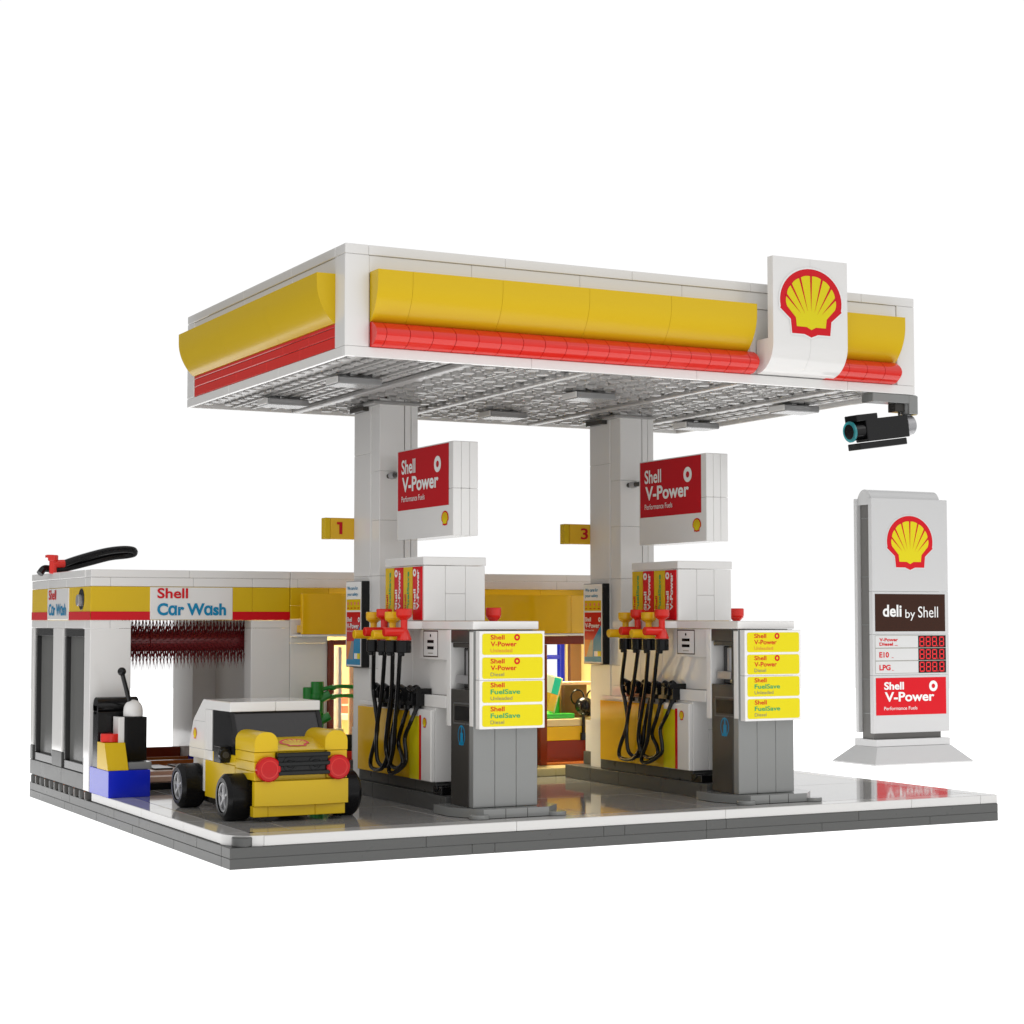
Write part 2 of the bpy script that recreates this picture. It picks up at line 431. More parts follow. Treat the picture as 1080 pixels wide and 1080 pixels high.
# number plates
NAR = {}
for k, (dx, t) in enumerate(((0, '1'), (13, '3'))):
    p = thing('number_plate', f'small yellow plate with red number {t} on its white column', 'number plate', (10.6 + dx, 16.3, 13.6), 'pump number plates')
    b = B(); b.box(10.02 + dx, 16.02, 13.1, 10.3 + dx, 16.5, 14.12, YEL); b.box(10.31 + dx, 16.0, 13.1, 13.7 + dx, 16.5, 14.12, YELD)
    b.build('panel', p)
    b = B()
    if t == '1': b.flat([(10.74, 13.34), (10.9, 13.34), (10.9, 13.92), (10.62, 13.92), (10.62, 13.8), (10.74, 13.8)], (0, 16.0, 0), X, Z, PDRED, .015)
    else: text(b, t, 10.95 + dx, 13.34, .42, .58, (0, 16.0, 0), X, Z, PDRED, .02)
    b.build('lettering', p)

# hanging signs
sg = thing('hanging_sign', 'red and white fuel sign box hung over the pump of column 1', 'sign', (12.5, 8.8, 12.9), 'sign boxes on the columns')
b = B()
for x0, x1 in ((11.9, 12.29), (12.30, 12.69), (12.70, 13.1)):
    b.box(x0, 5.8, 12.9, x1, 11.8, 14.95, WHITE); b.box(x0, 5.8, 14.96, x1, 11.8, 17.0, WHITE)
b.build('sign_box', sg)
o = Vector((11.9, 11.75, 12.9)); u = -Y
b = B()
b.rect(.05, 1.34, 5.52, 4.05, o, u, Z, PDRED, .006)
lt = b.build('red_panel', sg)
b = B()
text(b, 'Shell', .50, 2.98, 1.52, .66, o, u, Z, PWHITE, .018)
text(b, 'V-Power', .56, 2.16, 3.92, .68, o, u, Z, PWHITE, .026)
text(b, 'Performance Fuels', .50, 1.72, 2.52, .26, o, u, Z, PWHITE, .0)
b.ring(4.38, 3.2, .36, .15, o, u, Z, PWHITE, .02)
b.build('lettering', sg)
b = B(); emblem(b, 5.14, .78, .74, .66, o, u, Z, .008, border=False); b.build('emblem', sg)
b = B(); b.cyl((12.0, 11.8, 15.95), (12.0, 13.02, 15.95), .12, KGREY); b.cyl((12.0, 12.3, 15.95), (12.0, 12.7, 15.95), .17, SILVER); b.build('bracket', sg)
dup(sg, (13, 0, 0), 'red and white fuel sign box hung over the pump of column 3')

# posters
po = thing('safety_poster', 'tall narrow safety poster in black frame on column 1', 'poster', (11.3, 15, 7), 'posters on the columns')
b = B(); b.box(11.1, 14.02, 7.03, 11.49, 16.0, 11.08, BLACK, .03); b.build('frame', po)
o = Vector((11.1, 15.98, 7.05)); u = -Y
b = B()
b.rect(.02, .03, 1.9, 4.0, o, u, Z, PWHITE, .006)
b.rect(.12, 2.66, 1.8, 3.18, o, u, Z, YEL, .012)
b.rect(.12, .1, 1.8, 2.58, o, u, Z, PDRED, .012)
b.flat([(.12, .1), (1.8, .1), (1.8, 1.95), (.9, .35), (.12, .35)], o, u, Z, PBLUE, .018)
b.flat([(.12, .35), (.9, .35), (1.05, 1.2), (.12, 1.2)], o, u, Z, POR, .016)
b.flat([(.3, .35), (.95, .35), (.95, 1.2), (.75, 1.2)], o, u, Z, MGREY, .02)
b.flat([(.95, .35), (1.8, .35), (1.8, 1.95), (1.0, 1.2)], o, u, Z, PBLUE, .022)
b.rect(1.1, .38, 1.45, .64, o, u, Z, PWHITE, .026); b.rect(1.45, .38, 1.8, .64, o, u, Z, PYEL, .026)
b.build('picture', po)
b = B()
text(b, 'We care for', .2, 3.62, 1.3, .17, o, u, Z, PBLUE, .02, .02); text(b, 'your safety', .2, 3.30, 1.3, .2, o, u, Z, PBLUE, .02, .02)
for k in range(4): b.disc(.3 + k * .42, 2.98, .09, o, u, Z, PSALM, .02, 10); b.rect(.2 + k * .42, 2.74, .42 + k * .42, 2.79, o, u, Z, PDRED, .02)
text(b, 'Shell', .2, 2.12, .6, .22, o, u, Z, PWHITE, .02, .03); text(b, 'V-Power', .2, 1.80, 1.45, .24, o, u, Z, PWHITE, .02, .03); b.ring(1.66, 2.22, .12, .05, o, u, Z, PWHITE, .03, 14)
text(b, 'Performance Fuels', .2, 1.64, .9, .08, o, u, Z, PWHITE, 0, .03)
b.build('lettering', po)
dup(po, (13, 0, 0), 'tall narrow safety poster in black frame on column 3')

# ================================================================ FUEL PUMPS
pump = thing('fuel_pump', 'white and yellow fuel pump below the sign of column 1', 'fuel pump', (12.5, 9, 1.2), 'fuel pumps')
b = B()
b.row('y', 4.4, 17.6, [8.3, 12.2, 15], (10.9, 1.2), (14.1, 1.85), DGREY)
b.row('y', 5.9, 14.4, [8, 11], (11.15, 1.86), (13.9, 2.34), DGREY)
b.box(11.95, 16.5, 1.86, 13.3, 17.55, 2.5, DGREY); b.box(11.0, 5.0, 1.86, 13.6, 5.85, 2.2, BLACK)
b.cyl((10.95, 5.5, 2.12), (11.5, 5.5, 2.12), .15, BLACK)
b.build('plinth', pump)
b = B(); b.box(12.05, 16.55, 2.51, 13.2, 17.5, 4.1, WHITE); b.build('rear_bollard', pump)
b = B()
b.box(11.03, 7.9, 2.35, 13.97, 14, 5.32, WHITE); b.row('y', 7.9, 14, [11], (11.0, 5.33), (14, 5.52), WHITE)
b.box(11.05, 5.75, 2.35, 11.9, 7.89, 5.52, WHITE); b.row('x', 11.91, 14, [12.9], (5.75, 2.35), (7.89, 4.2), WHITE); b.row('x', 11.91, 14, [12.9], (5.75, 4.21), (7.89, 5.52), WHITE)
b.box(11.0, 4.6, 5.53, 13.97, 12.9, 6.05, WHITE)
b.build('body', pump)
b = B(); b.row('y', 7.95, 14, [10.6], (10.9, 2.36), (11.02, 5.28), YELD, .02); b.build('side_panel', pump)
b = B(); b.box(10.82, 5.72, 2.36, 11.04, 7.93, 5.42, WHITE, .04); dp = b.build('corner_panel', pump)
o = Vector((10.82, 7.93, 2.36)); u = -Y
b = B(); b.rect(.02, .03, 1.02, 2.75, o, u, Z, PYEL, .008); b.rect(1.02, .03, 1.24, 2.8, o, u, Z, PRED, .008); emblem(b, 1.6, 2.5, .4, .45, o, u, Z, .008, border=False); b.build('decal', dp)
b = B()
for x0, x1 in ((11.35, 12.5), (12.51, 13.65)):
    b.box(x0, 4.75, 6.06, x1, 7.0, 7.6, WHITE); b.box(x0, 4.75, 7.61, x1, 7.0, 8.84, WHITE)
    b.row('y', 7.01, 12.9, [9, 11], (x0 + .1, 6.06), (x1 - .1, 8.84), WHITE)
b.box(11.15, 4.72, 7.55, 11.6, 7.55, 8.84, WHITE)
b.build('housing', pump)
b = B()
b.row('x', 11.0, 14.0, [], (4.3, 8.86), (7.0, 9.2), WHITE); b.box(10.17, 7.0, 8.86, 14.83, 9.6, 9.2, WHITE); b.box(11.0, 9.61, 8.86, 14.83, 12.9, 9.2, WHITE)
b.build('ledge', pump)
b = B()
b.box(11.02, 7.02, 9.21, 13.0, 10.98, 11.62, WHITE)
for x0, x1, zs in ((11.02, 12.05, [9.21, 11.62]), (12.06, 13.02, [9.21, 10.4, 11.62]), (13.03, 13.98, [9.21, 11.62])): pier(b, x0, 6.9, x1, 7.3, zs)
b.box(13.0, 7.31, 9.21, 13.98, 10.98, 11.6, WHITE)
b.box(10.98, 6.86, 11.64, 14.02, 11.02, 12.0, WHITE)
lb = b.build('label_box', pump)
for k in range(4):
    y = 10.98 - k; c = (YEL, PRED)[k % 2]; o = Vector((11.02, y, 9.25 if k == 3 else 9.5)); u = Z; v = Y
    b = B(); h = 11.6 - o.z
    b.box(10.96, y - .96, o.z, 11.03, y - .03, 11.58, c, .015)
    o = Vector((10.96, y - .97, 9.3)); dz = .0
    if k % 2 == 0:
        text(b, 'Shell', .38, .62, .7, .2, o, u, v, PRED, .03, .008); text(b, 'FuelSave', .38, .30, 1.7, .24, o, u, v, PGREEN, .03, .008)
    else:
        text(b, 'Shell', .4, .60, .9, .24, o, u, v, PWHITE, .03, .008); text(b, 'V-Power', .4, .24, 1.75, .26, o, u, v, PWHITE, .04, .008); b.ring(2.02, .72, .17, .07, o, u, v, PWHITE, .008, 16)
    b.build('fuel_label', lb)
b = B(); o = Vector((11.15, 7.2, 7.66)); u = -Y
b.rect(0, 0, 1.5, 1.14, o, u, Z, PBROWN, .006); b.rect(.05, .05, 1.45, 1.09, o, u, Z, PWHITE, .01)
b.rect(.42, .60, 1.08, .73, o, u, Z, PBLACK, .014); b.rect(.42, .33, 1.08, .46, o, u, Z, PBLACK, .014); b.disc(.75, .92, .07, o, u, Z, PBLACK, .014, 12); b.rect(.5, .15, 1.0, .18, o, u, Z, PGREY, .014)
b.build('card_reader', pump)
# nozzles with their hoses
HX = 10.45
hoses = {3: [(10.0, 10.0, 7.8), (HX, 11.1, 6.2), (HX - .05, 10.74, 5.4), (HX, 10.61, 4.33), (HX, 11.36, 3.01), (HX, 11.14, 2.6), (HX - .1, 9.85, 2.69), (HX, 9.44, 3.35), (HX + .1, 9.65, 4.38), (10.85, 9.9, 5.6)],
         2: [(10.1, 9.0, 7.8), (HX - .1, 9.9, 6.0), (HX - .1, 10.45, 4.34), (HX - .1, 10.39, 3.1), (HX, 9.96, 2.77), (HX + .05, 9.33, 2.94), (HX + .05, 9.2, 3.57), (HX + .1, 9.13, 4.41), (10.85, 9.1, 5.6)],
         1: [(10.0, 7.9, 7.8), (HX - .2, 8.6, 6.06), (HX - .15, 9.2, 4.38), (HX - .1, 9.4, 3.55), (HX, 9.2, 2.95), (HX, 8.5, 2.79), (HX, 7.88, 3.0), (HX + .05, 7.99, 3.36), (HX + .1, 8.5, 3.9), (HX + .1, 8.1, 4.67), (10.85, 8.1, 5.6)],
         0: [(9.95, 7.0, 7.85), (HX - .3, 7.7, 6.1), (HX - .2, 8.2, 4.65), (HX - .1, 8.6, 3.6), (HX, 9.3, 2.65), (HX, 8.7, 2.58), (HX, 7.58, 3.02), (HX, 7.45, 3.47), (HX + .05, 7.69, 4.15), (HX + .1, 7.2, 4.84), (10.85, 7.1, 5.6)]}
for k in range(4):
    red = k % 2 == 0; c = RED if red else YELD; x = 10.0 if red else 9.93; y = (6.7, 7.75, 8.85, 9.85)[k]; dz = 0 if red else -.13
    b = B()
    b.cyl((x, y, 9.26 + dz), (x, y, 9.42 + dz), .2, c, r1=.35); b.cyl((x, y, 9.42 + dz), (x, y, 9.74 + dz), .35, c)
    b.cyl((x, y, 8.4), (x, y, 9.3 + dz), .15, c)
    zz = 8.74 if red else 8.62
    b.cyl((x + .1, y, zz), (x - .95, y, zz), .2, c)
    b.cyl((x, y, zz + .1), (x, y, 8.38), .2, c, r1=.34)
    nz = b.build('nozzle', pump)
    if k: nz['label'] = ('red' if red else 'yellow') + ' fuel nozzle'
    else: nz['label'] = 'red fuel nozzle'
    b = B(); b.cyl((x, y, 7.84), (x, y, 8.37), .32, BLACK); b.cyl((x - .12, y, 7.7), (x - .12, y, 8.1), .14, BLACK); b.build('grip', nz)
    b = B(); b.tube([(p[0], p[1] - .0, p[2]) for p in hoses[k]], .095, BLACK); b.build('hose', nz)
# one nozzle of the far side shows over the lid
b = B(); x, y = 14.75, 7.6
b.cyl((x, y, 9.2), (x, y, 9.42), .2, RED, r1=.35); b.cyl((x, y, 9.42), (x, y, 9.8), .35, RED); b.cyl((x, y, 8.4), (x, y, 9.3), .15, RED)
b.build('nozzle', pump)
b = B()
b.box(10.62, 6.75, 5.55, 11.35, 11.0, 6.3, BLACK)
for k in range(5):
    y = 7.0 + k * .93; b.cyl((10.62, y, 6.18), (10.62, y + .5, 6.3), .16, BLACK, n=12); b.cyl((10.85, y + .15, 5.35), (10.85, y + .15, 5.7), .17, BLACK, n=12); b.box(10.5, y, 5.75, 10.8, y + .35, 6.1, BLACK)
b.cyl((10.65, 6.75, 6.2), (10.65, 6.95, 6.3), .2, BLACK)
b.build('hose_holder', pump)

# ================================================================ PRICE KIOSK in front of each pump
kio = thing('price_kiosk', 'grey kiosk with yellow price board in front of the pump of column 1', 'kiosk', (12.5, 3, 1.2), 'price kiosks')
b = B()
foot = [(10.35, 2.9), (11.15, 1.3), (14.15, 1.3), (15.0, 2.2), (15.0, 4.4), (10.35, 4.4)]
b.prism(foot, (0, 0, 1.22), X, Y, .36, MGREY)
for x in (11.0, 14.55): b.cyl((x, 1.42, 1.2), (x, 1.42, 1.38), .42, MGREY)
for k in range(2): b.box(12.15 + k - .012, 1.292, 1.22, 12.15 + k + .012, 1.31, 1.58, KGREY, .001)
b.build('foot', kio)
b = B()
for k in range(3): b.box(11.02 + k * .99, 2.0, 1.59, 12.0 + k * .99, 2.4, 8.82, MGREY)
b.build('front_cladding', kio)
b = B()
b.box(11.0, 2.41, 1.59, 14.0, 4.1, 6.38, KGREY); b.box(11.0, 2.41, 8.3, 14.0, 4.1, 8.84, KGREY); b.box(11.04, 2.45, 8.1, 13.95, 4.0, 8.3, KGREY)
b.box(12.3, 2.41, 6.38, 14, 4.1, 8.3, KGREY); b.box(11.02, 2.01, 6.38, 12.3, 2.55, 8.3, KGREY)
sb = b.build('cabinet', kio)
b = B(); b.box(11.5, 2.56, 6.4, 12.28, 3.9, 8.08, SMOKE, .04); b.cyl((11.5, 3.2, 6.9), (11.5, 3.2, 8.0), .2, SILVER); b.box(11.15, 2.8, 6.6, 11.7, 3.95, 6.95, SILVER); b.build('screen_recess', sb)
o = Vector((11.0, 4.1, 1.59)); u = -Y
b = B(); b.rect(.25, 3.35, 1.9, 4.25, o, u, Z, DGREY, .006); b.rect(.32, 3.42, 1.83, 4.18, o, u, Z, KGREY, .01); b.rect(.4, 3.5, 1.75, 4.1, o, u, Z, PBLACK, .014)
# blue tap-here hand mark
b.ring(1.05, 2.9, .42, .36, o, u, Z, PBLUE, .014, 20, sx=.8); b.rect(.95, 2.55, 1.2, 3.0, o, u, Z, PBLUE, .018); b.rect(1.02, 3.0, 1.12, 3.25, o, u, Z, PBLUE, .018); b.rect(.82, 2.5, 1.25, 2.6, o, u, Z, PBLUE, .018)
b.build('card_slot', sb)
b = B(); b.box(10.98, 4.12, 4.82, 13.9, 4.5, 8.84, WHITE); b.build('rear_board', kio)
b = B(); b.box(10.98, 1.95, 8.86, 14.02, 4.29, 9.2, WHITE); b.build('lid', kio)
b = B(); b.box(10.985, 1.985, 4.9, 11.01, 2.3, 8.75, WHITE, .005); b.box(11.1, 1.6, 4.8, 14.12, 1.98, 6.79, WHITE); b.box(11.1, 1.6, 6.80, 14.12, 1.98, 8.8, WHITE)
pb = b.build('price_board', kio)
o = Vector((11.1, 1.6, 4.8))
rows = [('Shell', 'FuelSave', 'Diesel', 0), ('Shell', 'FuelSave', 'Unleaded', 0), ('Shell', 'V-Power', 'Diesel', 1), ('Shell', 'V-Power', 'Unleaded', 1)]
for k, (a, c, d, vp) in enumerate(rows):
    y = .1 + k * .975; b = B()
    b.rect(.12, y, 2.92, y + .87, o, X, Z, PYEL, .008, r=.1)
    text(b, a, .5, y + .62, .64, .19, o, X, Z, PRED, .016, .016); text(b, c, .5, y + .34, 1.2 if vp else 1.36, .2, o, X, Z, PRED if vp else PGREEN, .018, .016)
    text(b, d, .5, y + .1, .62 if d == 'Diesel' else 1.0, .15, o, X, Z, PGREY if d == 'Diesel' else (POR if vp else PGREY), .0, .016)
    if vp: b.ring(1.72, y + .71, .135, .06, o, X, Z, PRED, .016, 18)
    b.build('price_label', pb)
# copies: the second island
dup(kio, (13, 0, 0), 'grey kiosk with yellow price board in front of the pump of column 3')
dup(pump, (13, 0, 0), 'white and yellow fuel pump below the sign of column 3')

# ================================================================ CAR WASH
cw = thing('car_wash', 'white car wash building with a yellow and red stripe and open bay', 'car wash', (5, 26.5, 1.2))
YF = 20.5; YB = 32.5
b = B()
def wallbox(x0, y0, z0, x1, y1, z1): b.box(x0, y0, z0, x1, y1, z1, WHITE)
def nextwall():
    global b
    b.build('wall', cw); b = B()
wallbox(0, YF, 1.22, 1.95, YF + 1, 8.85)
b.row('x', 0, 1.95, [.95], (YF, 8.86), (YF + 1, 9.24), WHITE)
nextwall(); wallbox(7.95, YF, 1.2, 9.95, YF + 1, 8.85); b.row('x', 7.95, 9.95, [], (YF, 8.86), (YF + 1, 9.24), WHITE)
nextwall()
for y0, y1 in ((YF + 1.01, 21.55), (25.75, 27.75), (31.95, YB)): wallbox(0, y0, 2.75, 1, y1, 8.85)
for y0, y1 in ((YF + 1.01, 25.2), (25.21, 29), (29.01, YB)): wallbox(0, y0, 8.86, 1, y1, 9.24)
nextwall(); wallbox(7.7, 29.0, 1.2, 9.95, YB, 9.24)            # rear pier, partition to the shop
nextwall(); wallbox(8.95, YF + 1.01, 1.2, 9.95, 28.99, 9.24)
nextwall(); wallbox(1.02, YB - 1, 1.22, 1.9, YB - .02, 9.24)
b.build('wall', cw)
b = B()
b.row('y', YF + 1.01, YB, [25.75], (0, 1.22), (1, 1.98), DGREY); b.box(0.0, YF + 1.01, 1.99, .98, 21.55, 2.74, DGREY); b.box(0, 25.75, 1.99, .98, 27.75, 2.74, DGREY); b.box(0, 31.95, 1.99, .98, YB, 2.74, DGREY)
b.build('wall_base', cw); b = B(); b.box(7.68, 28.95, 1.2, 9.9, 28.995, 2.9, KGREY)
b.build('wall_base', cw)
b = B()
for k in range(12):
    y = 20.6 + k; b.cyl((.25, y + .4, .8), (.25, y + .4, 1.2), .3, DGREY if k % 2 else KGREY, n=12)
    if k % 2 == 0: b.box(.12, y + .75, .8, .7, y + 1.2, 1.2, ORANGE)
b.box(.6, YF + .1, .8, 2, YB, 1.2, BROWN)
b.build('sub_base', cw)
b = B()
b.row('x', 0, 9.95, [4, 8], (YF, 9.25), (YF + 1, 10.85), YEL); b.row('y', YF + 1.01, YB, [24, 28], (0, 9.25), (1, 10.85), YEL)
b.box(8.95, YF + 1.01, 9.25, 9.95, YB, 10.85, WHITE); b.box(1.01, YB - 1, 9.25, 8.94, YB, 10.85, WHITE)
st = b.build('fascia', cw)
b = B()
b.rect(0, 9.25, 2.86, 9.66, (0, YF, 0), X, Z, PRED, .02); b.build('red_stripe', st); b = B(); b.rect(6.98, 9.25, 9.95, 9.66, (0, YF, 0), X, Z, PRED, .02)
b.build('red_stripe', st); b = B(); b.rect(-YB, 9.25, -28.95, 9.66, (0, 0, 0), -Y, Z, PRED, .02); b.build('red_stripe', st); b = B(); b.rect(-24.6, 9.25, -YF, 9.66, (0, 0, 0), -Y, Z, PRED, .02)
b.build('red_stripe', st)
b = B(); b.box(2.86, YF - .035, 9.27, 6.98, YF + .1, 10.83, WHITE, .02)
s1 = b.build('name_sign', st)
b = B(); o = Vector((2.86, YF - .035, 9.27))
text(b, 'Shell', .34, 1.02, 1.52, .5, o, X, Z, PRED, .024); text(b, 'C\u0251r W\u0251sh', .34, .2, 3.44, .6, o, X, Z, PBLUE, .04); b.build('lettering', s1)
b = B(); b.box(-.035, 24.6, 9.27, .1, 28.95, 10.83, WHITE, .02); s2 = b.build('name_sign', st)
b = B(); o = Vector((-.035, 28.95, 9.27))
text(b, 'Shell', .34, 1.0, 1.55, .5, o, -Y, Z, PRED, .02); text(b, 'C\u0251r W\u0251sh', .34, .2, 3.6, .6, o, -Y, Z, PBLUE, .03); b.build('lettering', s2)
b = B(); b.cyl((-.03, 22.2, 10.25), (.05, 22.2, 10.25), .52, BLACK); b.cyl((-.2, 22.3, 10.2), (.0, 22.3, 10.2), .28, SILVER); b.build('vent', st)
b = B()
b.row('x', 0, 9.95, [.95, 5, 8], (YF, 10.86), (YF + 1, 11.28), WHITE); b.row('y', YF + 1.01, YB, [25.2, 29], (0, 10.86), (1, 11.28), WHITE)
b.row('x', 0, 9.95, [4.8], (YF - .03, 11.29), (YF + 1, 11.65), WHITE); b.row('y', YF + 1.01, YB, [26.5], (-.03, 11.29), (1, 11.65), WHITE)
b.box(8.95, YF + 1.01, 10.86, 9.95, YB, 11.65, WHITE); b.box(1.01, YB - 1, 10.86, 8.94, YB, 11.65, WHITE); b.box(1.01, YF + 1.01, 10.6, 8.94, YB - 1.01, 10.9, WHITE)  # inner slab is unseen, added to keep the wash bay dim
b.build('roof', cw)
for y0 in (21.6, 27.8):
    y1 = y0 + 4.1; b = B()
    b.box(.08, y0, 8.45, .5, y1, 8.84, WFRAME); b.box(.08, y0, 1.99, .5, y1, 2.4, WFRAME); b.box(.08, y0, 2.41, .5, y0 + .35, 8.44, WFRAME); b.box(.08, y1 - .35, 2.41, .5, y1, 8.44, WFRAME)
    wn = b.build('window', cw); b = B()
    b.box(.34, y0 + .1, 2.2, .48, y1 - .1, 8.7, SHUT)
    for k in range(22): b.box(.3, y0 + .25 + k * .158, 2.35, .36, y0 + .25 + k * .158 + .13, 8.5, SHUT, .02)
    b.build('pane', wn)
b = B()
b.row('x', 2, 9, [4, 6], (20.6, .81), (31.5, 1.5), BLACK)
b.row('x', 2, 9, [5], (21.0, 1.5), (22.0, 1.75), NOUGAT); b.box(2, 22.0, 1.5, 9, 22.4, 1.72, ORANGE); b.row('x', 2, 9, [5], (22.4, 1.5), (26, 1.9), NOUGAT)
for k in range(4): b.box(2.6 + k * 1.4, 23.2, 1.9, 3.5 + k * 1.4, 25.8, 1.98, KGREY)
b.box(2, 26.5, 1.5, 9, 27, 2.1, ORANGE); b.box(2, 31.0, 1.3, 7.68, 31.4, 2.47, BROWN); b.box(2, 29.5, 1.5, 9, 30, 2.05, ORANGE); b.cyl((7.6, 28.5, 1.6), (7.6, 28.5, 2.2), .25, BLUE)
b.build('wash_floor', cw)

# brush roller
br = thing('wash_brush', 'dark red bristly brush roller across the car wash bay', 'brush', (5, 22.3, 8.2))
b = B(); cy, cz = 22.4, 8.22
b.cyl((1.98, cy, cz), (3.3, cy, cz), .5, DRED); b.cyl((3.32, cy, cz), (8.9, cy, cz), .5, DRED); b.cyl((1.0, cy, cz), (9, cy, cz), .2, BLACK); b.build('core', br)
b = B(); N = 22
for i in range(40):
    x = 2.05 + i * .172
    for j in range(N):
        w = 2 * PI * (j + .5 * (i % 2)) / N; L = 1.44 if j % 2 else 1.2
        d = Vector((0, math.cos(w), math.sin(w))); sd = (.07 if (i + j) % 2 else -.07)
        p0 = Vector((x, cy, cz)) + d * .38; p1 = Vector((x + sd, cy, cz)) + d * .8; p2 = Vector((x + .01, cy, cz)) + d * L
        t = d.cross(X) * .02
        b.add([p0 + X * .04, p0 - X * .02 + t, p0 - X * .02 - t, p1 + X * .028, p1 - X * .014 + t * .7, p1 - X * .014 - t * .7, p2], [[0, 1, 4, 3], [1, 2, 5, 4], [2, 0, 3, 5], [3, 4, 6], [4, 5, 6], [5, 3, 6]], DRED)
o = b.build('bristle_sleeve', br); o['kind'] = 'stuff'

# hose and tap on the roof
tp = thing('roof_hose', 'black hose loop on a red tap on the car wash roof', 'hose', (0, 28, 11.65))
b = B(); b.cyl((.0, 28, 11.6), (.0, 28, 12.3), .19, RED); b.cyl((0, 28, 12.25), (0, 28, 12.55), .26, RED); b.box(-.36, 27.8, 12.4, .0, 28.2, 12.56, RED); b.cyl((0, 28, 12.1), (.6, 28, 12.13), .2, RED); b.build('tap', tp)
b = B(); b.tube([(.55, 28, 12.12), (1.4, 28, 12.42), (2.6, 28, 12.76), (3.5, 28, 12.9), (4.1, 28.05, 12.88), (4.25, 28.25, 12.72), (3.9, 28.4, 12.62), (3.0, 28.35, 12.5), (1.8, 28.3, 12.18), (.7, 28.3, 11.9), (.1, 28.4, 11.84), (-.35, 28.4, 11.86), (-.6, 28.3, 11.6)], .185, BLACK); b.build('hose', tp)

# ================================================================ SHOP
SX1 = 35.0
sh = thing('shop_building', 'lit shop building with yellow fascia and brown frames behind the pumps', 'shop', (22, 26.5, 1.2))
b = B()
for x0, x1 in ((9.97, 11.95),): b.box(x0, YF - .02, 1.2, x1, YF + .8, 8.1, WHITE); b.box(x0, YF - .02, 8.11, x1, YF + .8, 8.42, WHITE); b.box(x0, YF - .02, 8.43, x1, YF + .8, 9.3, WHITE)
b.box(13.4, YF, 1.2, 15, YF + .8, 8.4, TAN); b.box(20.5, YF, 1.2, 23.8, YF + .8, 4.0, TAN); b.box(28.6, YF, 1.2, SX1, YF + .8, 8.4, TAN)
b.box(15.01, YF, 1.2, 20.49, YF + .8, 4.0, TAN)
b.box(11.96, YF, 8.43, SX1, YF + .8, 9.3, WHITE)
b.box(9.97, YB - .8, 1.2, 28.2, YB, 11.3, TAN); b.box(31.8, YB - .8, 1.2, SX1, YB, 11.3, TAN); b.box(28.21, YB - .8, 1.2, 31.79, YB, 4.6, TAN); b.box(28.21, YB - .8, 7.95, 31.79, YB, 11.3, TAN)
b.box(31.85, YB - 1.2, 1.5, 32.6, YB - .82, 10.8, MBROWN); b.box(SX1 - .8, YF + .81, 1.2, SX1, YB - .81, 11.3, WHITE)
b.box(20.6, 26, 1.2, 20.9, 31.6, 10.8, TAN)
b.build('wall', sh)
b = B(); b.row('x', 9.97, SX1, [10.35, 18, 25], (YF - .02, 10.86), (YF + .8, 11.28), WHITE); b.row('x', 9.97, SX1, [17.6, 25.6], (YF - .05, 11.29), (YF + 1, 11.65), WHITE)
b.box(10, YF + .81, 10.9, SX1, YB, 11.2, WHITE); b.build('roof', sh)  # inner slab is unseen, added to shut out light from above
b = B(); b.row('x', 9.97, SX1, [14, 18, 22, 26, 30], (YF - .04, 9.31), (YF + .7, 9.95), YEL); b.row('x', 9.97, SX1, [12, 16, 20, 24, 28], (YF - .04, 9.96), (YF + .7, 10.85), YEL)
b.row('x', 10.05, SX1, [15, 20, 25.05, 30], (19.0, 8.55), (19.3, 10.55), YELD)
b.box(10.3, 19.3, 8.62, SX1, YF - .05, 9.0, YELD)
b.row('x', 10.0, SX1, [16, 23, 29], (18.98, 8.43), (YF - .05, 8.54), WHITE)
b.build('fascia', sh)
b = B()
b.row('x', 9.97, SX1, [13, 18, 23.8, 29], (18.4, 1.205), (YF + .8, 1.6), TAN); b.row('x', 9.97, SX1, [16, 23], (YF + .81, 1.2), (YB - .81, 1.5), NOUGAT); b.build('shop_floor', sh)
b = B(); b.box(11.96, 20.2, 1.6, 12.2, 20.9, 8.25, BROWN); b.box(12.21, 20.2, 8.0, 13.5, 20.9, 8.25, BROWN); b.box(13.3, 20.2, 1.6, 13.5, 20.9, 7.99, BROWN); b.box(12.21, 20.3, 1.6, 12.75, 20.5, 1.9, TAN)
df = b.build('door_frame', sh)
b = B(); b.box(12.72, 20.9, 1.7, 12.9, 22.4, 7.9, WHITE); b.build('door_panel', df)
b = B(); b.box(23.8, 20.1, 1.62, 24.22, 20.9, 7.95, BROWN); b.box(23.8, 20.1, 7.96, 28.8, 20.9, 8.4, BROWN); b.box(28.5, 20.1, 1.62, 28.8, 20.9, 7.95, BROWN); b.box(24.23, 20.2, 1.6, 28.49, 20.7, 1.72, ORANGE)
b.build('window_frame', sh)
b = B(); b.box(28.21, YB - .6, 4.6, 28.5, YB - .2, 7.95, BLUE); b.box(31.46, YB - .6, 4.6, 31.79, YB - .2, 7.95, BLUE); b.box(28.51, YB - .6, 6.9, 31.45, YB - .2, 7.15, BLUE); b.box(28.51, YB - .6, 4.6, 31.45, YB - .2, 4.8, BLUE); b.box(28.51, YB - .6, 7.82, 31.45, YB - .2, 7.95, BLUE); b.box(29.9, YB - .6, 4.81, 30.1, YB - .2, 7.81, BLUE)
bw = b.build('back_window', sh)
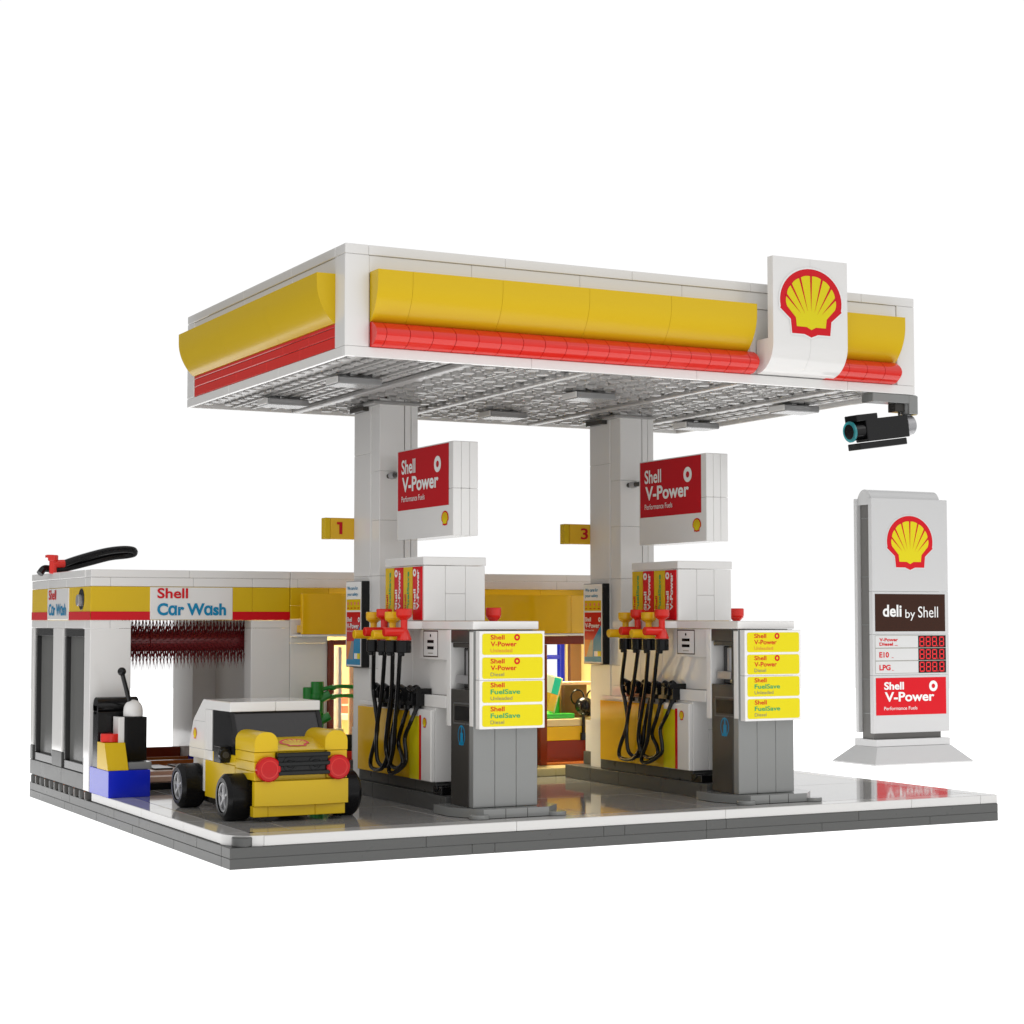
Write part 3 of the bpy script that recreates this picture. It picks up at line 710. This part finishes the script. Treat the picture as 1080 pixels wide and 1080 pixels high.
# interior things
ct = thing('shop_counter', 'dark red and yellow counter inside the lit shop window', 'counter', (28, 22.5, 1.6))
b = B(); b.box(24.6, 22, 1.51, 31, 24, 2.75, BROWN); b.build('front_panel', ct); b = B(); b.box(24.6, 21.96, 2.76, 31, 24, 3.5, YEL); b.box(24.6, 22.0, 3.51, 31, 24.1, 3.9, TAN); b.build('counter_top', ct)
bd = thing('leaning_board', 'teal and yellow patterned board leaning in the shop window', 'board', (26, 22.9, 4))
b = B(); M = Matrix.Translation((26.14, 23.0, 4.2)) @ Matrix.Rotation(math.radians(16), 4, 'Y')
b.box(-1.6, 0, 0, .1, .14, 1.95, TAN, .02, M); b.box(-1.5, -.02, .05, 0, 0, .98, YEL, .005, M); b.box(-1.5, -.02, .99, 0, 0, 1.9, PMINT, .005, M); b.box(-.42, -.03, .99, 0, -.02, 1.9, PTEAL, .003, M); b.box(-.42, -.03, .05, 0, -.02, .98, YELD, .003, M)
b.build('board_face', bd)
gp = B(); gp.box(24.9, 22.3, 3.91, 27.1, 23.9, 4.18, BGREEN); gp.prism([(26.1, 4.18), (26.9, 4.18), (26.75, 5.1), (26.4, 5.0)], (0, 23.6, 0), X, Z, .2, BGREEN)
tag(gp.build('serving_tray'), 'bright green tray with a curved tab under the leaning board', 'tray')
mw = thing('wall_cabinet', 'brown open cabinet beside the leaning board inside the shop', 'cabinet', (27.8, 23.6, 3.95))
b = B(); b.box(26.75, 23.2, 3.91, 29, 23.4, 4.1, MBROWN); b.box(26.75, 23.2, 5.68, 29, 24.3, 5.85, NOUGAT); b.box(26.75, 23.2, 4.1, 26.95, 24.3, 5.68, MBROWN); b.box(26.75, 24.3, 3.95, 29, 24.4, 5.85, MBROWN); b.build('case', mw)
b = B()
for cx in (27.75, 28.75): b.tube([(cx + .4 * math.cos(k * PI / 8), 23.15, 5.0 + .4 * math.sin(k * PI / 8)) for k in range(17)], .05, BLACK, n=6, sub=2)
b.build('handle', mw)
cm = thing('coffee_machine', 'black rounded machine on a thin stem in front of the brown cabinet', 'coffee machine', (28, 22.6, 3.5))
b = B(); b.ball((27.75, 22.4, 4.55), .52, BLACK); b.cyl((28.3, 22.4, 4.0), (28.3, 22.4, 4.9), .4, BLACK); b.build('head', cm)
b = B(); b.cyl((27.42, 21.9, 2.9), (27.42, 21.9, 4.2), .09, BLACK); b.box(27.25, 21.8, 2.75, 27.55, 22.0, 3.15, BLACK); b.build('stem', cm)
sf = thing('display_shelf', 'shelf with red goods inside the lit shop doorway', 'shelf', (14, 25, 1.6))
b = B(); b.box(13.7, 24.6, 4.0, 17.5, 26, 4.35, WHITE); b.box(13.7, 24.6, 1.5, 17.5, 26, 1.9, WHITE); b.box(13.8, 24.7, 1.9, 17.4, 26, 4.0, TAN); b.build('rack', sf)
b = B(); b.box(13.9, 24.7, 4.36, 17.4, 25.8, 5.4, PSALM); b.box(13.9, 24.68, 4.75, 17.4, 24.7, 4.85, PWHITE, .003); b.build('goods_box', sf)
b = B(); b.cyl((14.3, 25.1, 5.4), (14.3, 25.1, 6.2), .28, YEL); b.build('yellow_bottle', sf)
# things by the shop door
bam = thing('bamboo_plant', 'dark green jointed plant standing by the white shop wall', 'plant', (10.8, 18.9, 1.2))
b = B()
b.cyl((10.8, 18.9, 1.2), (10.8, 18.9, 6.25), .32, GREEN, n=16); b.cyl((10.42, 19.1, 5.0), (10.42, 19.1, 5.98), .28, GREEN, n=16)
for z in (2.6, 4.5, 5.55): b.cyl((10.9, 18.75, z - .16), (11.35, 18.6, z + .1), .22, GREEN, n=10); b.cyl((10.8, 18.9, z - .12), (10.8, 18.9, z + .12), .4, GREEN, n=16)
b.build('stem', bam)
for z, dz in ((5.95, -.05), (5.5, -.12)):
    b = B(); b.tube([(10.9, 18.8, z - .1), (11.4, 18.7, z), (12.0, 18.6, z + .05), (12.6, 18.5, z), (13.2, 18.4, z + dz - .1)], .1, GREEN, n=8); b.ball((11.5, 18.68, z), .17, GREEN, 1.4, 1, .8); b.build('leaf', bam)
b = B(); b.cyl((10.8, 18.9, 1.2), (10.8, 18.9, 1.7), .55, BLACK); b.build('pot', bam)
cr = thing('goods_bin', 'small red bin with black top beside the shop door', 'bin', (12.3, 17.9, 1.2))
b = B(); b.box(11.75, 17.8, 1.2, 12.6, 18.35, 2.9, RED); b.build('body', cr); b = B(); b.box(11.75, 17.8, 2.91, 12.6, 18.35, 3.7, BLACK); b.build('lid', cr)
tb = B(); tb.row('x', 10.9, 12.38, [11.7], (19.3, 1.61), (20.1, 3.88), TAN)
tag(tb.build('planter_box'), 'tan block planter at the foot of the shop door frame', 'planter')

# ================================================================ VACUUM STATION
vc = thing('vacuum_station', 'blue based vacuum station with yellow dispenser and black lever box by the car wash', 'vacuum station', (1, 18.6, 1.2))
b = B(); b.box(.03, 17.1, 1.2, 1.97, 20.4, 2.42, BLUE); b.build('base', vc)
b = B(); b.prism([(17.2, 2.43), (19.1, 2.43), (19.1, 3.64), (17.85, 3.64)], (.03, 0, 0), Y, Z, .95, YEL); b.build('dispenser', vc)
b = B(); b.cyl((.47, 18.45, 3.65), (.47, 18.45, 4.04), .45, RED); b.build('cap', vc)
b = B(); b.box(1.02, 17.35, 2.43, 2.1, 20.0, 2.76, MGREY); b.build('plate', vc)
b = B(); b.box(1.02, 17.9, 2.77, 2.02, 18.9, 4.8, BLACK); b.build('lever_box', vc)
b = B(); b.box(.72, 18.0, 2.77, 1.0, 18.95, 4.8, WHITE); b.build('side_plate', vc)
b = B(); b.cyl((1.5, 18.4, 4.8), (1.5, 18.4, 5.1), .45, WHITE); b.ball((1.5, 18.4, 5.1), .45, WHITE, 1, 1, 1.05); b.build('knob', vc)
b = B(); b.cyl((1.35, 18.4, 5.4), (.92, 18.3, 6.85), .105, BLACK); b.ball((.92, 18.3, 6.88), .2, BLACK); b.build('lever', vc)
b = B(); pr = [(18.95, 2.43), (19.95, 2.43), (19.95, 5.45), (19.8, 5.7), (19.1, 5.7), (18.95, 5.55)]
b.box(.05, 19.1, 2.43, 2.02, 20.0, 5.0, BLACK); b.cyl((.05, 19.62, 5.25), (2.02, 19.62, 5.25), .42, BLACK); b.box(.05, 19.3, 5.01, 2.02, 20.04, 5.3, BLACK); b.build('back_box', vc)

# ================================================================ CAR
car = thing('toy_car', 'small yellow and white hatchback with red round lamps parked on the forecourt', 'car', (4.4, 8, 1.2))
b = B()
b.box(2.75, 4.6, 1.42, 6.05, 12.6, 1.9, KGREY)
b.box(2.42, 6.6, 1.75, 6.38, 10.5, 3.3, YEL); b.box(2.7, 4.6, 1.9, 6.1, 12.5, 3.2, YEL)
b.box(2.42, 6.6, 3.31, 6.38, 9.5, 3.72, YEL)
b.row('y', 9.51, 12.75, [10.55], (2.42, 3.31), (6.38, 3.72), WHITE); b.box(2.42, 10.51, 1.95, 6.38, 10.8, 3.3, WHITE); b.box(2.62, 10.8, 2.9, 6.18, 12.75, 3.3, WHITE)
# front clip
for z0_, z1_ in ((2.86, 3.22), (3.23, 3.6), (3.61, 3.98)): b.box(2.42, 4.22, z0_, 3.3, 6.55, z1_, YEL); b.box(5.5, 4.22, z0_, 6.38, 6.55, z1_, YEL)
b.box(3.31, 4.3, 2.6, 5.49, 6.55, 3.98, YEL); b.box(2.62, 4.25, 1.9, 6.18, 4.75, 2.86, YEL)
b.row('x', 2.38, 6.3, [3.0, 5.0], (4.2, 1.42), (4.6, 1.84), YEL)
body = b.build('body', car)
b = B()
bp = [(2.4, 4.4)] + [(2.4 + 4.0 * k / 16, 3.98 - .0 + .16 * (abs(k - 8) / 8) ** 2.2 * 1.0) for k in range(17)] + [(6.4, 4.4)]
b.prism(bp, (0, 0, 1.86), X, Y, .97, YEL); b.build('bumper', car)
def arch(x0, x1, z0_, z1_, r):
    p = [(x0, z0_), (x1, z0_)]
    for k in range(9): w = PI / 2 * k / 8; p.append((x1 - r + r * math.cos(w), z1_ - r + r * math.sin(w)))
    for k in range(9): w = PI / 2 + PI / 2 * k / 8; p.append((x0 + r + r * math.cos(w), z1_ - r + r * math.sin(w)))
    return p
for x0 in (2.42, 5.42):
    b = B(); b.prism(arch(x0, x0 + .97, 4.0, 4.78, .42), (0, 4.2, 0), X, Z, -2.35, YEL)
    b.f = [f[::-1] for f in b.f]; b.build('fender', car, smooth=40)
b = B(); b.prism([(4.25, 4.0), (6.6, 4.0), (6.6, 4.42), (5.6, 4.42), (4.25, 4.05)], (3.4, 0, 0), Y, Z, 2.02, YEL); hd = b.build('hood', car)
b = B(); th = math.atan2(.37, 1.35); uu = X; vv = Vector((0, math.cos(th), math.sin(th)))
emblem(b, 4.4, .82, 1.25, .95, (0, 4.25, 4.05), uu, vv, .012, PRED, YEL, border=False); b.build('emblem', hd)
b = B(); b.box(3.32, 4.05, 3.05, 5.5, 4.28, 3.95, BLACK)
for z in (3.06, 3.42, 3.78): b.box(3.28, 3.88, z, 5.54, 4.1, z + .17, GRILL, .03)
for x in (3.85, 4.95): b.ring(x, 3.5, .3, .22, (0, 4.03, 0), X, Z, GRILL, .01); b.cyl((x, 4.0, 3.5), (x, 4.1, 3.5), .16, GRILL)
b.build('grille', car)
for x in (2.93, 5.9):
    b = B(); b.cyl((x, 4.22, 3.32), (x, 3.88, 3.32), .5, REDT, ch=.05, n=32); b.ring(x, 3.32, .36, .32, (0, 3.88, 0), X, Z, RED, .008); b.build('headlight', car)
# cabin
b = B()
b.box(2.42, 7.25, 5.46, 4.4, 10.6, 5.86, WHITE); b.box(4.41, 7.25, 5.46, 6.38, 10.6, 5.86, WHITE); b.build('roof', car)
b = B()
b.prism([(10.55, 3.73), (12.75, 3.73), (12.2, 4.9), (10.55, 4.9)], (2.42, 0, 0), Y, Z, 3.96, WHITE); b.prism([(10.55, 4.91), (12.19, 4.91), (10.8, 5.86), (10.61, 5.86)], (2.42, 0, 0), Y, Z, 3.96, WHITE)
b.box(2.42, 9.65, 3.73, 2.8, 10.54, 5.45, WHITE); b.box(6.0, 9.65, 3.73, 6.38, 10.54, 5.45, WHITE)
rq = b.build('rear_pillar', car)
b = B(); o = Vector((2.42, 12.4, 3.8)); emblem(b, .5, .55, .5, .5, o, -Y, Z, .01, PSALM, PYEL, False); b.build('side_decal', rq)
b = B(); b.prism([(6.6, 3.73), (9.64, 3.73), (9.64, 5.45), (7.5, 5.45)], (2.46, 0, 0), Y, Z, .12, DGLASS); b.build('side_window', car)
b = B(); b.prism([(6.6, 3.73), (9.64, 3.73), (9.64, 5.45), (7.5, 5.45)], (6.22, 0, 0), Y, Z, .12, DGLASS); b.build('side_window', car)
b = B(); b.prism([(6.48, 3.98), (6.66, 3.98), (7.55, 5.45), (7.37, 5.45)], (2.6, 0, 0), Y, Z, 3.6, SMOKE)
b.build('windscreen', car)
b = B(); b.prism([(6.42, 3.98), (6.8, 3.98), (7.7, 5.45), (7.32, 5.45)], (2.43, 0, 0), Y, Z, .17, BLACK); b.prism([(6.42, 3.98), (6.8, 3.98), (7.7, 5.45), (7.32, 5.45)], (6.21, 0, 0), Y, Z, .17, BLACK); b.box(2.8, 9.3, 3.73, 6.0, 9.64, 5.44, BLACK); b.box(2.6, 7.4, 3.73, 6.2, 9.2, 4.1, BLACK); b.build('windscreen_frame', car)
b = B(); b.box(2.0, 7.2, 3.38, 2.42, 8.1, 4.05, BLACK); b.cyl((2.2, 7.3, 3.72), (2.2, 7.1, 3.72), .27, BLACK); b.cyl((2.2, 7.11, 3.72), (2.2, 7.07, 3.72), .14, KGREY); b.build('mirror', car)
for (wx, wy) in ((1.55, 5.65), (1.55, 11.72), (6.2, 5.65), (6.2, 11.72)):
    b = B(); R = .94; wz = 1.2 + R; n = 40
    prof = [(0, .62), (0, .78), (.08, .88), (.16, R), (.94, R), (1.02, .88), (1.1, .78), (1.1, .3)]
    vs = []; fs = []
    for t, r in prof:
        for i in range(n): w = 2 * PI * i / n; vs.append((wx + t, wy + r * math.cos(w), wz + r * math.sin(w)))
    for k in range(len(prof) - 1):
        for i in range(n): j = (i + 1) % n; fs.append([k * n + i, (k + 1) * n + i, (k + 1) * n + j, k * n + j])
    b.add(vs, fs, RUBBER); ty = b.build('wheel', car, smooth=30)
    b = B(); b.cyl((wx + .14, wy, wz), (wx + .9, wy, wz), .63, SILVER, n=32); b.cyl((wx + .05, wy, wz), (wx + .2, wy, wz), .16, SILVER)
    side = 0 if wx < 3 else 1.1
    for k in range(5):
        w = 2 * PI * k / 5 + .3; d = Vector((0, math.cos(w), math.sin(w)))
        b.tube([(wx + .12, wy + d.y * .12, wz + d.z * .12), (wx + .09, wy + d.y * .35, wz + d.z * .35), (wx + .12, wy + d.y * .6, wz + d.z * .6)], .075, SILVER, n=6, sub=2)
    for r in (.56,): b.tube([(wx + .1, wy + r * math.cos(k * PI / 12), wz + r * math.sin(k * PI / 12)) for k in range(25)], .06, SILVER, n=6, sub=1)
    b.build('rim', ty)

# ================================================================ SECURITY CAMERA
cc = thing('security_camera', 'black security camera with teal lens under the canopy corner', 'camera', (31.5, .9, 19.4))
b = B(); b.box(30.15, .12, 19.1, 32.3, .95, 19.49, MGREY); b.box(31.6, .35, 18.72, 32.35, .9, 19.1, KGREY); b.box(32.2, .1, 18.62, 32.6, .95, 19.49, MGREY); b.cyl((32.5, .5, 18.62), (32.5, .5, 19.48), .4, MGREY); b.build('bracket', cc)
M = Matrix.Translation((31.02, .55, 17.95)) @ Matrix.Rotation(math.radians(-8), 4, 'Y')
b = B(); b.box(-1.25, -.45, -.52, 1.15, .45, .48, BLACK, .03, M); b.box(-1.75, -.45, .42, -.55, .45, .72, BLACK, .03, M); b.box(-1.75, -.45, -.85, .95, .45, -.55, BLACK, .03, M); b.build('housing', cc)
b = B(); a = M @ Vector((-1.25, 0, 0)); c = M @ Vector((-1.8, 0, 0)); e = M @ Vector((-1.92, 0, 0)); b.cyl(a, c, .42, BLACK); b.cyl(c, e, .48, LENS, n=32); f = M @ Vector((-1.93, 0, 0)); b.cyl(e, f, .34, BLACK); b.build('lens', cc)
b = B(); a = M @ Vector((1.15, 0, 0)); c = M @ Vector((1.62, 0, 0)); b.cyl(a, c, .46, SILVER, n=32); b.cyl((32.4, .55, 18.3), (32.4, .55, 18.7), .2, SILVER); b.build('rear_cap', cc)

# ================================================================ PRICE PYLON
py = thing('price_pylon', 'tall white price pylon with emblem and red digits on a sloped foot', 'price sign', (56, 30.4, 0))
b = B()
def frustum(b, x0, y0, x1, y1, z0_, X0, Y0, X1, Y1, z1_, m):
    vs = [(x0, y0, z0_), (x1, y0, z0_), (x1, y1, z0_), (x0, y1, z0_), (X0, Y0, z1_), (X1, Y0, z1_), (X1, Y1, z1_), (X0, Y1, z1_)]
    b.add(vs, [[3, 2, 1, 0], [4, 5, 6, 7], [0, 1, 5, 4], [1, 2, 6, 5], [2, 3, 7, 6], [3, 0, 4, 7]], m)
b.box(52, 28, 0, 60, 32.45, .14, PYLON, .03); frustum(b, 52.04, 28.04, 59.96, 32.41, .14, 53.0, 29.05, 59.0, 31.4, 1.12, PYLON); b.box(52.98, 29.1, 1.13, 59.02, 31.35, 1.58, PYLON); b.build('foot', py)
b = B(); b.row('x', 53.15, 58.65, [], (29.56, 1.58), (30.74, 17.0), COREG); 
for z in (3.2, 5.4, 8.9, 12.0, 15.8): b.box(53.12, 29.55, z, 53.16, 30.7, z + .06, MGREY, .005)
b.build('core', py)
b = B()
for z0_, z1_ in ((1.98, 5.68), (5.69, 8.32), (8.33, 11.08), (11.09, 17.12)): b.box(52.85, 29.2, z0_, 59.1, 29.55, z1_, PYLON, .03)
fp = b.build('front_panel', py)
b = B(); b.box(52.85, 30.75, 1.98, 59.1, 31.05, 17.12, PYLON, .03); b.build('back_panel', py)
b = B(); pf = [(29.35 + 0, 16.9)] + []
cyz = [(30.1 + .74 * math.cos(PI * k / 16), 16.85 + .85 * math.sin(PI * k / 16)) for k in range(17)]
b.prism(cyz + [(29.36, 16.7), (30.84, 16.7)], (53.0, 0, 0), Y, Z, 5.6, PYLON); b.build('top_cap', py)
o = Vector((52.85, 29.2, 0))
b = B(); emblem(b, 3.1, 14.28, 3.75, 3.52, o, X, Z, .01, rimc=PPALE); b.build('emblem', fp)
b = B(); b.rect(.2, 8.5, 5.95, 10.92, o, X, Z, PBROWN, .008); dl = b.build('brown_panel', fp)
b = B(); text(b, 'deli', .82, 9.44, 1.52, .78, o, X, Z, PWHITE, .024); text(b, 'by', 2.65, 9.2, .8, .72, o, X, Z, PWHITE, .0); text(b, 'Shell', 3.7, 9.4, 1.65, .72, o, X, Z, PWHITE, .0); b.build('lettering', dl)
b = B(); b.rect(.2, 3.12, 5.95, 5.52, o, X, Z, PRED, .008); vp = b.build('red_panel', fp)
b = B(); text(b, 'Shell', .86, 4.75, 1.6, .5, o, X, Z, PWHITE, .03); text(b, 'V-Power', .9, 3.98, 4.05, .62, o, X, Z, PWHITE, .026); text(b, 'Performance Fuels', .84, 3.45, 2.7, .22, o, X, Z, PWHITE, .0); b.ring(4.88, 4.95, .35, .15, o, X, Z, PWHITE, .02); b.build('lettering', vp)
SEG = {0: (0.1, .9, .9, 1.0)}
for k, nm in enumerate(('LPG', 'E10', 'V-Power Diesel')):
    z0_ = 5.80 + k * .82; b = B()
    b.rect(.18, z0_, 5.98, z0_ + .8, o, X, Z, PGREY, .006); b.rect(.2, z0_ + .02, 5.96, z0_ + .78, o, X, Z, PPALE, .01)
    b.rect(3.68, z0_ + .02, 5.96, z0_ + .78, o, X, Z, PBLACK, .014)
    r_ = b.build('price_row', fp); b = B()
    if k == 2: text(b, 'V-Power', .52, z0_ + .42, 1.5, .22, o, X, Z, PRED, .03); text(b, 'Diesel', .52, z0_ + .14, 1.1, .21, o, X, Z, PRED, .03); b.rect(1.75, z0_ + .14, 2.0, z0_ + .17, o, X, Z, PRED, .02)
    else: text(b, nm, .5, z0_ + .2, .78 if nm == 'E10' else .9, .36, o, X, Z, PRED, .03); b.rect(1.5, z0_ + .18, 1.65, z0_ + .21, o, X, Z, PRED, .02)
    for d in range(4):
        x0 = 3.78 + d * .52 + (.08 if d == 3 else 0); x1 = x0 + .4; y0_, ym, y1_ = z0_ + .08, z0_ + .4, z0_ + .72; t = .075
        for (a, c_, e_, f_) in ((x0 + .03, y0_, x1 - .03, y0_ + t), (x0 + .03, ym - t / 2, x1 - .03, ym + t / 2), (x0 + .03, y1_ - t, x1 - .03, y1_), (x0, y0_ + .03, x0 + t, ym - .02), (x1 - t, y0_ + .03, x1, ym - .02), (x0, ym + .02, x0 + t, y1_ - .03), (x1 - t, ym + .02, x1, y1_ - .03)):
            b.rect(a, c_, e_, f_, o, X, Z, LEDR, .02)
        if d == 2: b.rect(x1 + .04, y0_, x1 + .1, y0_ + .07, o, X, Z, LEDR, .02)
    b.build('lettering', r_)

# ================================================================ LIGHT
wd = bpy.data.worlds.new('World'); S.world = wd; wd.use_nodes = True
nt = wd.node_tree; nt.nodes.clear()
out = nt.nodes.new('ShaderNodeOutputWorld'); bg = nt.nodes.new('ShaderNodeBackground'); tc = nt.nodes.new('ShaderNodeTexCoord')
def N(op, a, c, k=None):
    n_ = nt.nodes.new('ShaderNodeMath'); n_.operation = op
    for i, s_ in enumerate((a, c)):
        if s_ is None: continue
        if isinstance(s_, (int, float)): n_.inputs[i].default_value = s_
        else: nt.links.new(s_, n_.inputs[i])
    return n_.outputs[0]
def lobe(d, lo, hi, a0, a1):
    d = Vector(d).normalized(); v = nt.nodes.new('ShaderNodeVectorMath'); v.operation = 'DOT_PRODUCT'
    nt.links.new(tc.outputs['Generated'], v.inputs[0]); v.inputs[1].default_value = d
    m = nt.nodes.new('ShaderNodeMapRange'); m.interpolation_type = 'SMOOTHSTEP'
    nt.links.new(v.outputs['Value'], m.inputs['Value']); m.inputs['From Min'].default_value = lo; m.inputs['From Max'].default_value = hi
    m.inputs['To Min'].default_value = a0; m.inputs['To Max'].default_value = a1
    return m.outputs[0]
back = lobe((.515, .857, .08), .72, .86, 0, 1.02)      # white studio sweep behind the model
key = lobe((.62, -.70, .42), .25, .95, 0, .80)          # large soft box, front right
amb = lobe((0, 0, 1), -.2, 1, .10, .32)                  # dim studio with a soft ceiling
fill = lobe((-.85, -.35, .40), .1, .95, 0, .62)           # added light lobe on the left to lift left-facing sides
tot = N('MAXIMUM', back, N('ADD', N('ADD', key, fill), amb))
nt.links.new(tot, bg.inputs['Strength']); bg.inputs['Color'].default_value = (1, 1, 1, 1)
nt.links.new(bg.outputs[0], out.inputs['Surface'])

def area(name, loc, target, size, power, col=(1, 1, 1), sy=None):
    l = bpy.data.lights.new(name, 'AREA'); l.energy = power; l.color = col; l.size = size
    if sy: l.shape = 'RECTANGLE'; l.size_y = sy
    o_ = bpy.data.objects.new(name, l); COL.objects.link(o_); o_.location = loc
    o_.rotation_euler = (Vector(target) - Vector(loc)).to_track_quat('-Z', 'Y').to_euler(); return o_
area('key_light', (70, -60, 62), (18, 8, 8), 26, 2600, (1, .985, .96))
area('shop_lamp', (26.5, 24.5, 10.6), (26.5, 24.5, 0), 4, 2800, (1, .90, .58), 4)
area('shop_lamp', (15, 25, 10.6), (15, 25, 0), 4, 2400, (1, .90, .62), 4)
area('eave_lamp', (19, 19.9, 10.9), (19, 20.1, 0), 14, 35, (1, .80, .42), .3)

# ================================================================ CAMERA
cd = bpy.data.cameras.new('camera'); co = bpy.data.objects.new('camera', cd); COL.objects.link(co)
cd.sensor_fit = 'HORIZONTAL'; cd.sensor_width = 36; cd.lens = 36 * 1966.7 / 1080; cd.clip_start = .5; cd.clip_end = 3000
r_ = Vector((.8888788, -.4581436, -.0004167)); u_ = Vector((-.0261175, -.0515804, .9983273)); f_ = Vector((.4573995, .8873800, .0578142))
co.matrix_world = Matrix(((r_.x, u_.x, -f_.x, -22.64949), (r_.y, u_.y, -f_.y, -66.77216), (r_.z, u_.z, -f_.z, 9.24985), (0, 0, 0, 1)))
S.camera = co
S.view_settings.view_transform = 'Standard'; S.view_settings.look = 'None'; S.view_settings.exposure = 0; S.view_settings.gamma = 1
S.view_settings.use_curve_mapping = False
S.render.engine = 'CYCLES'
S.cycles.use_denoising = True
S.cycles.max_bounces = 10; S.cycles.transmission_bounces = 8; S.cycles.diffuse_bounces = 5; S.cycles.glossy_bounces = 5
S.cycles.caustics_refractive = False; S.cycles.caustics_reflective = False
S.render.film_transparent = False
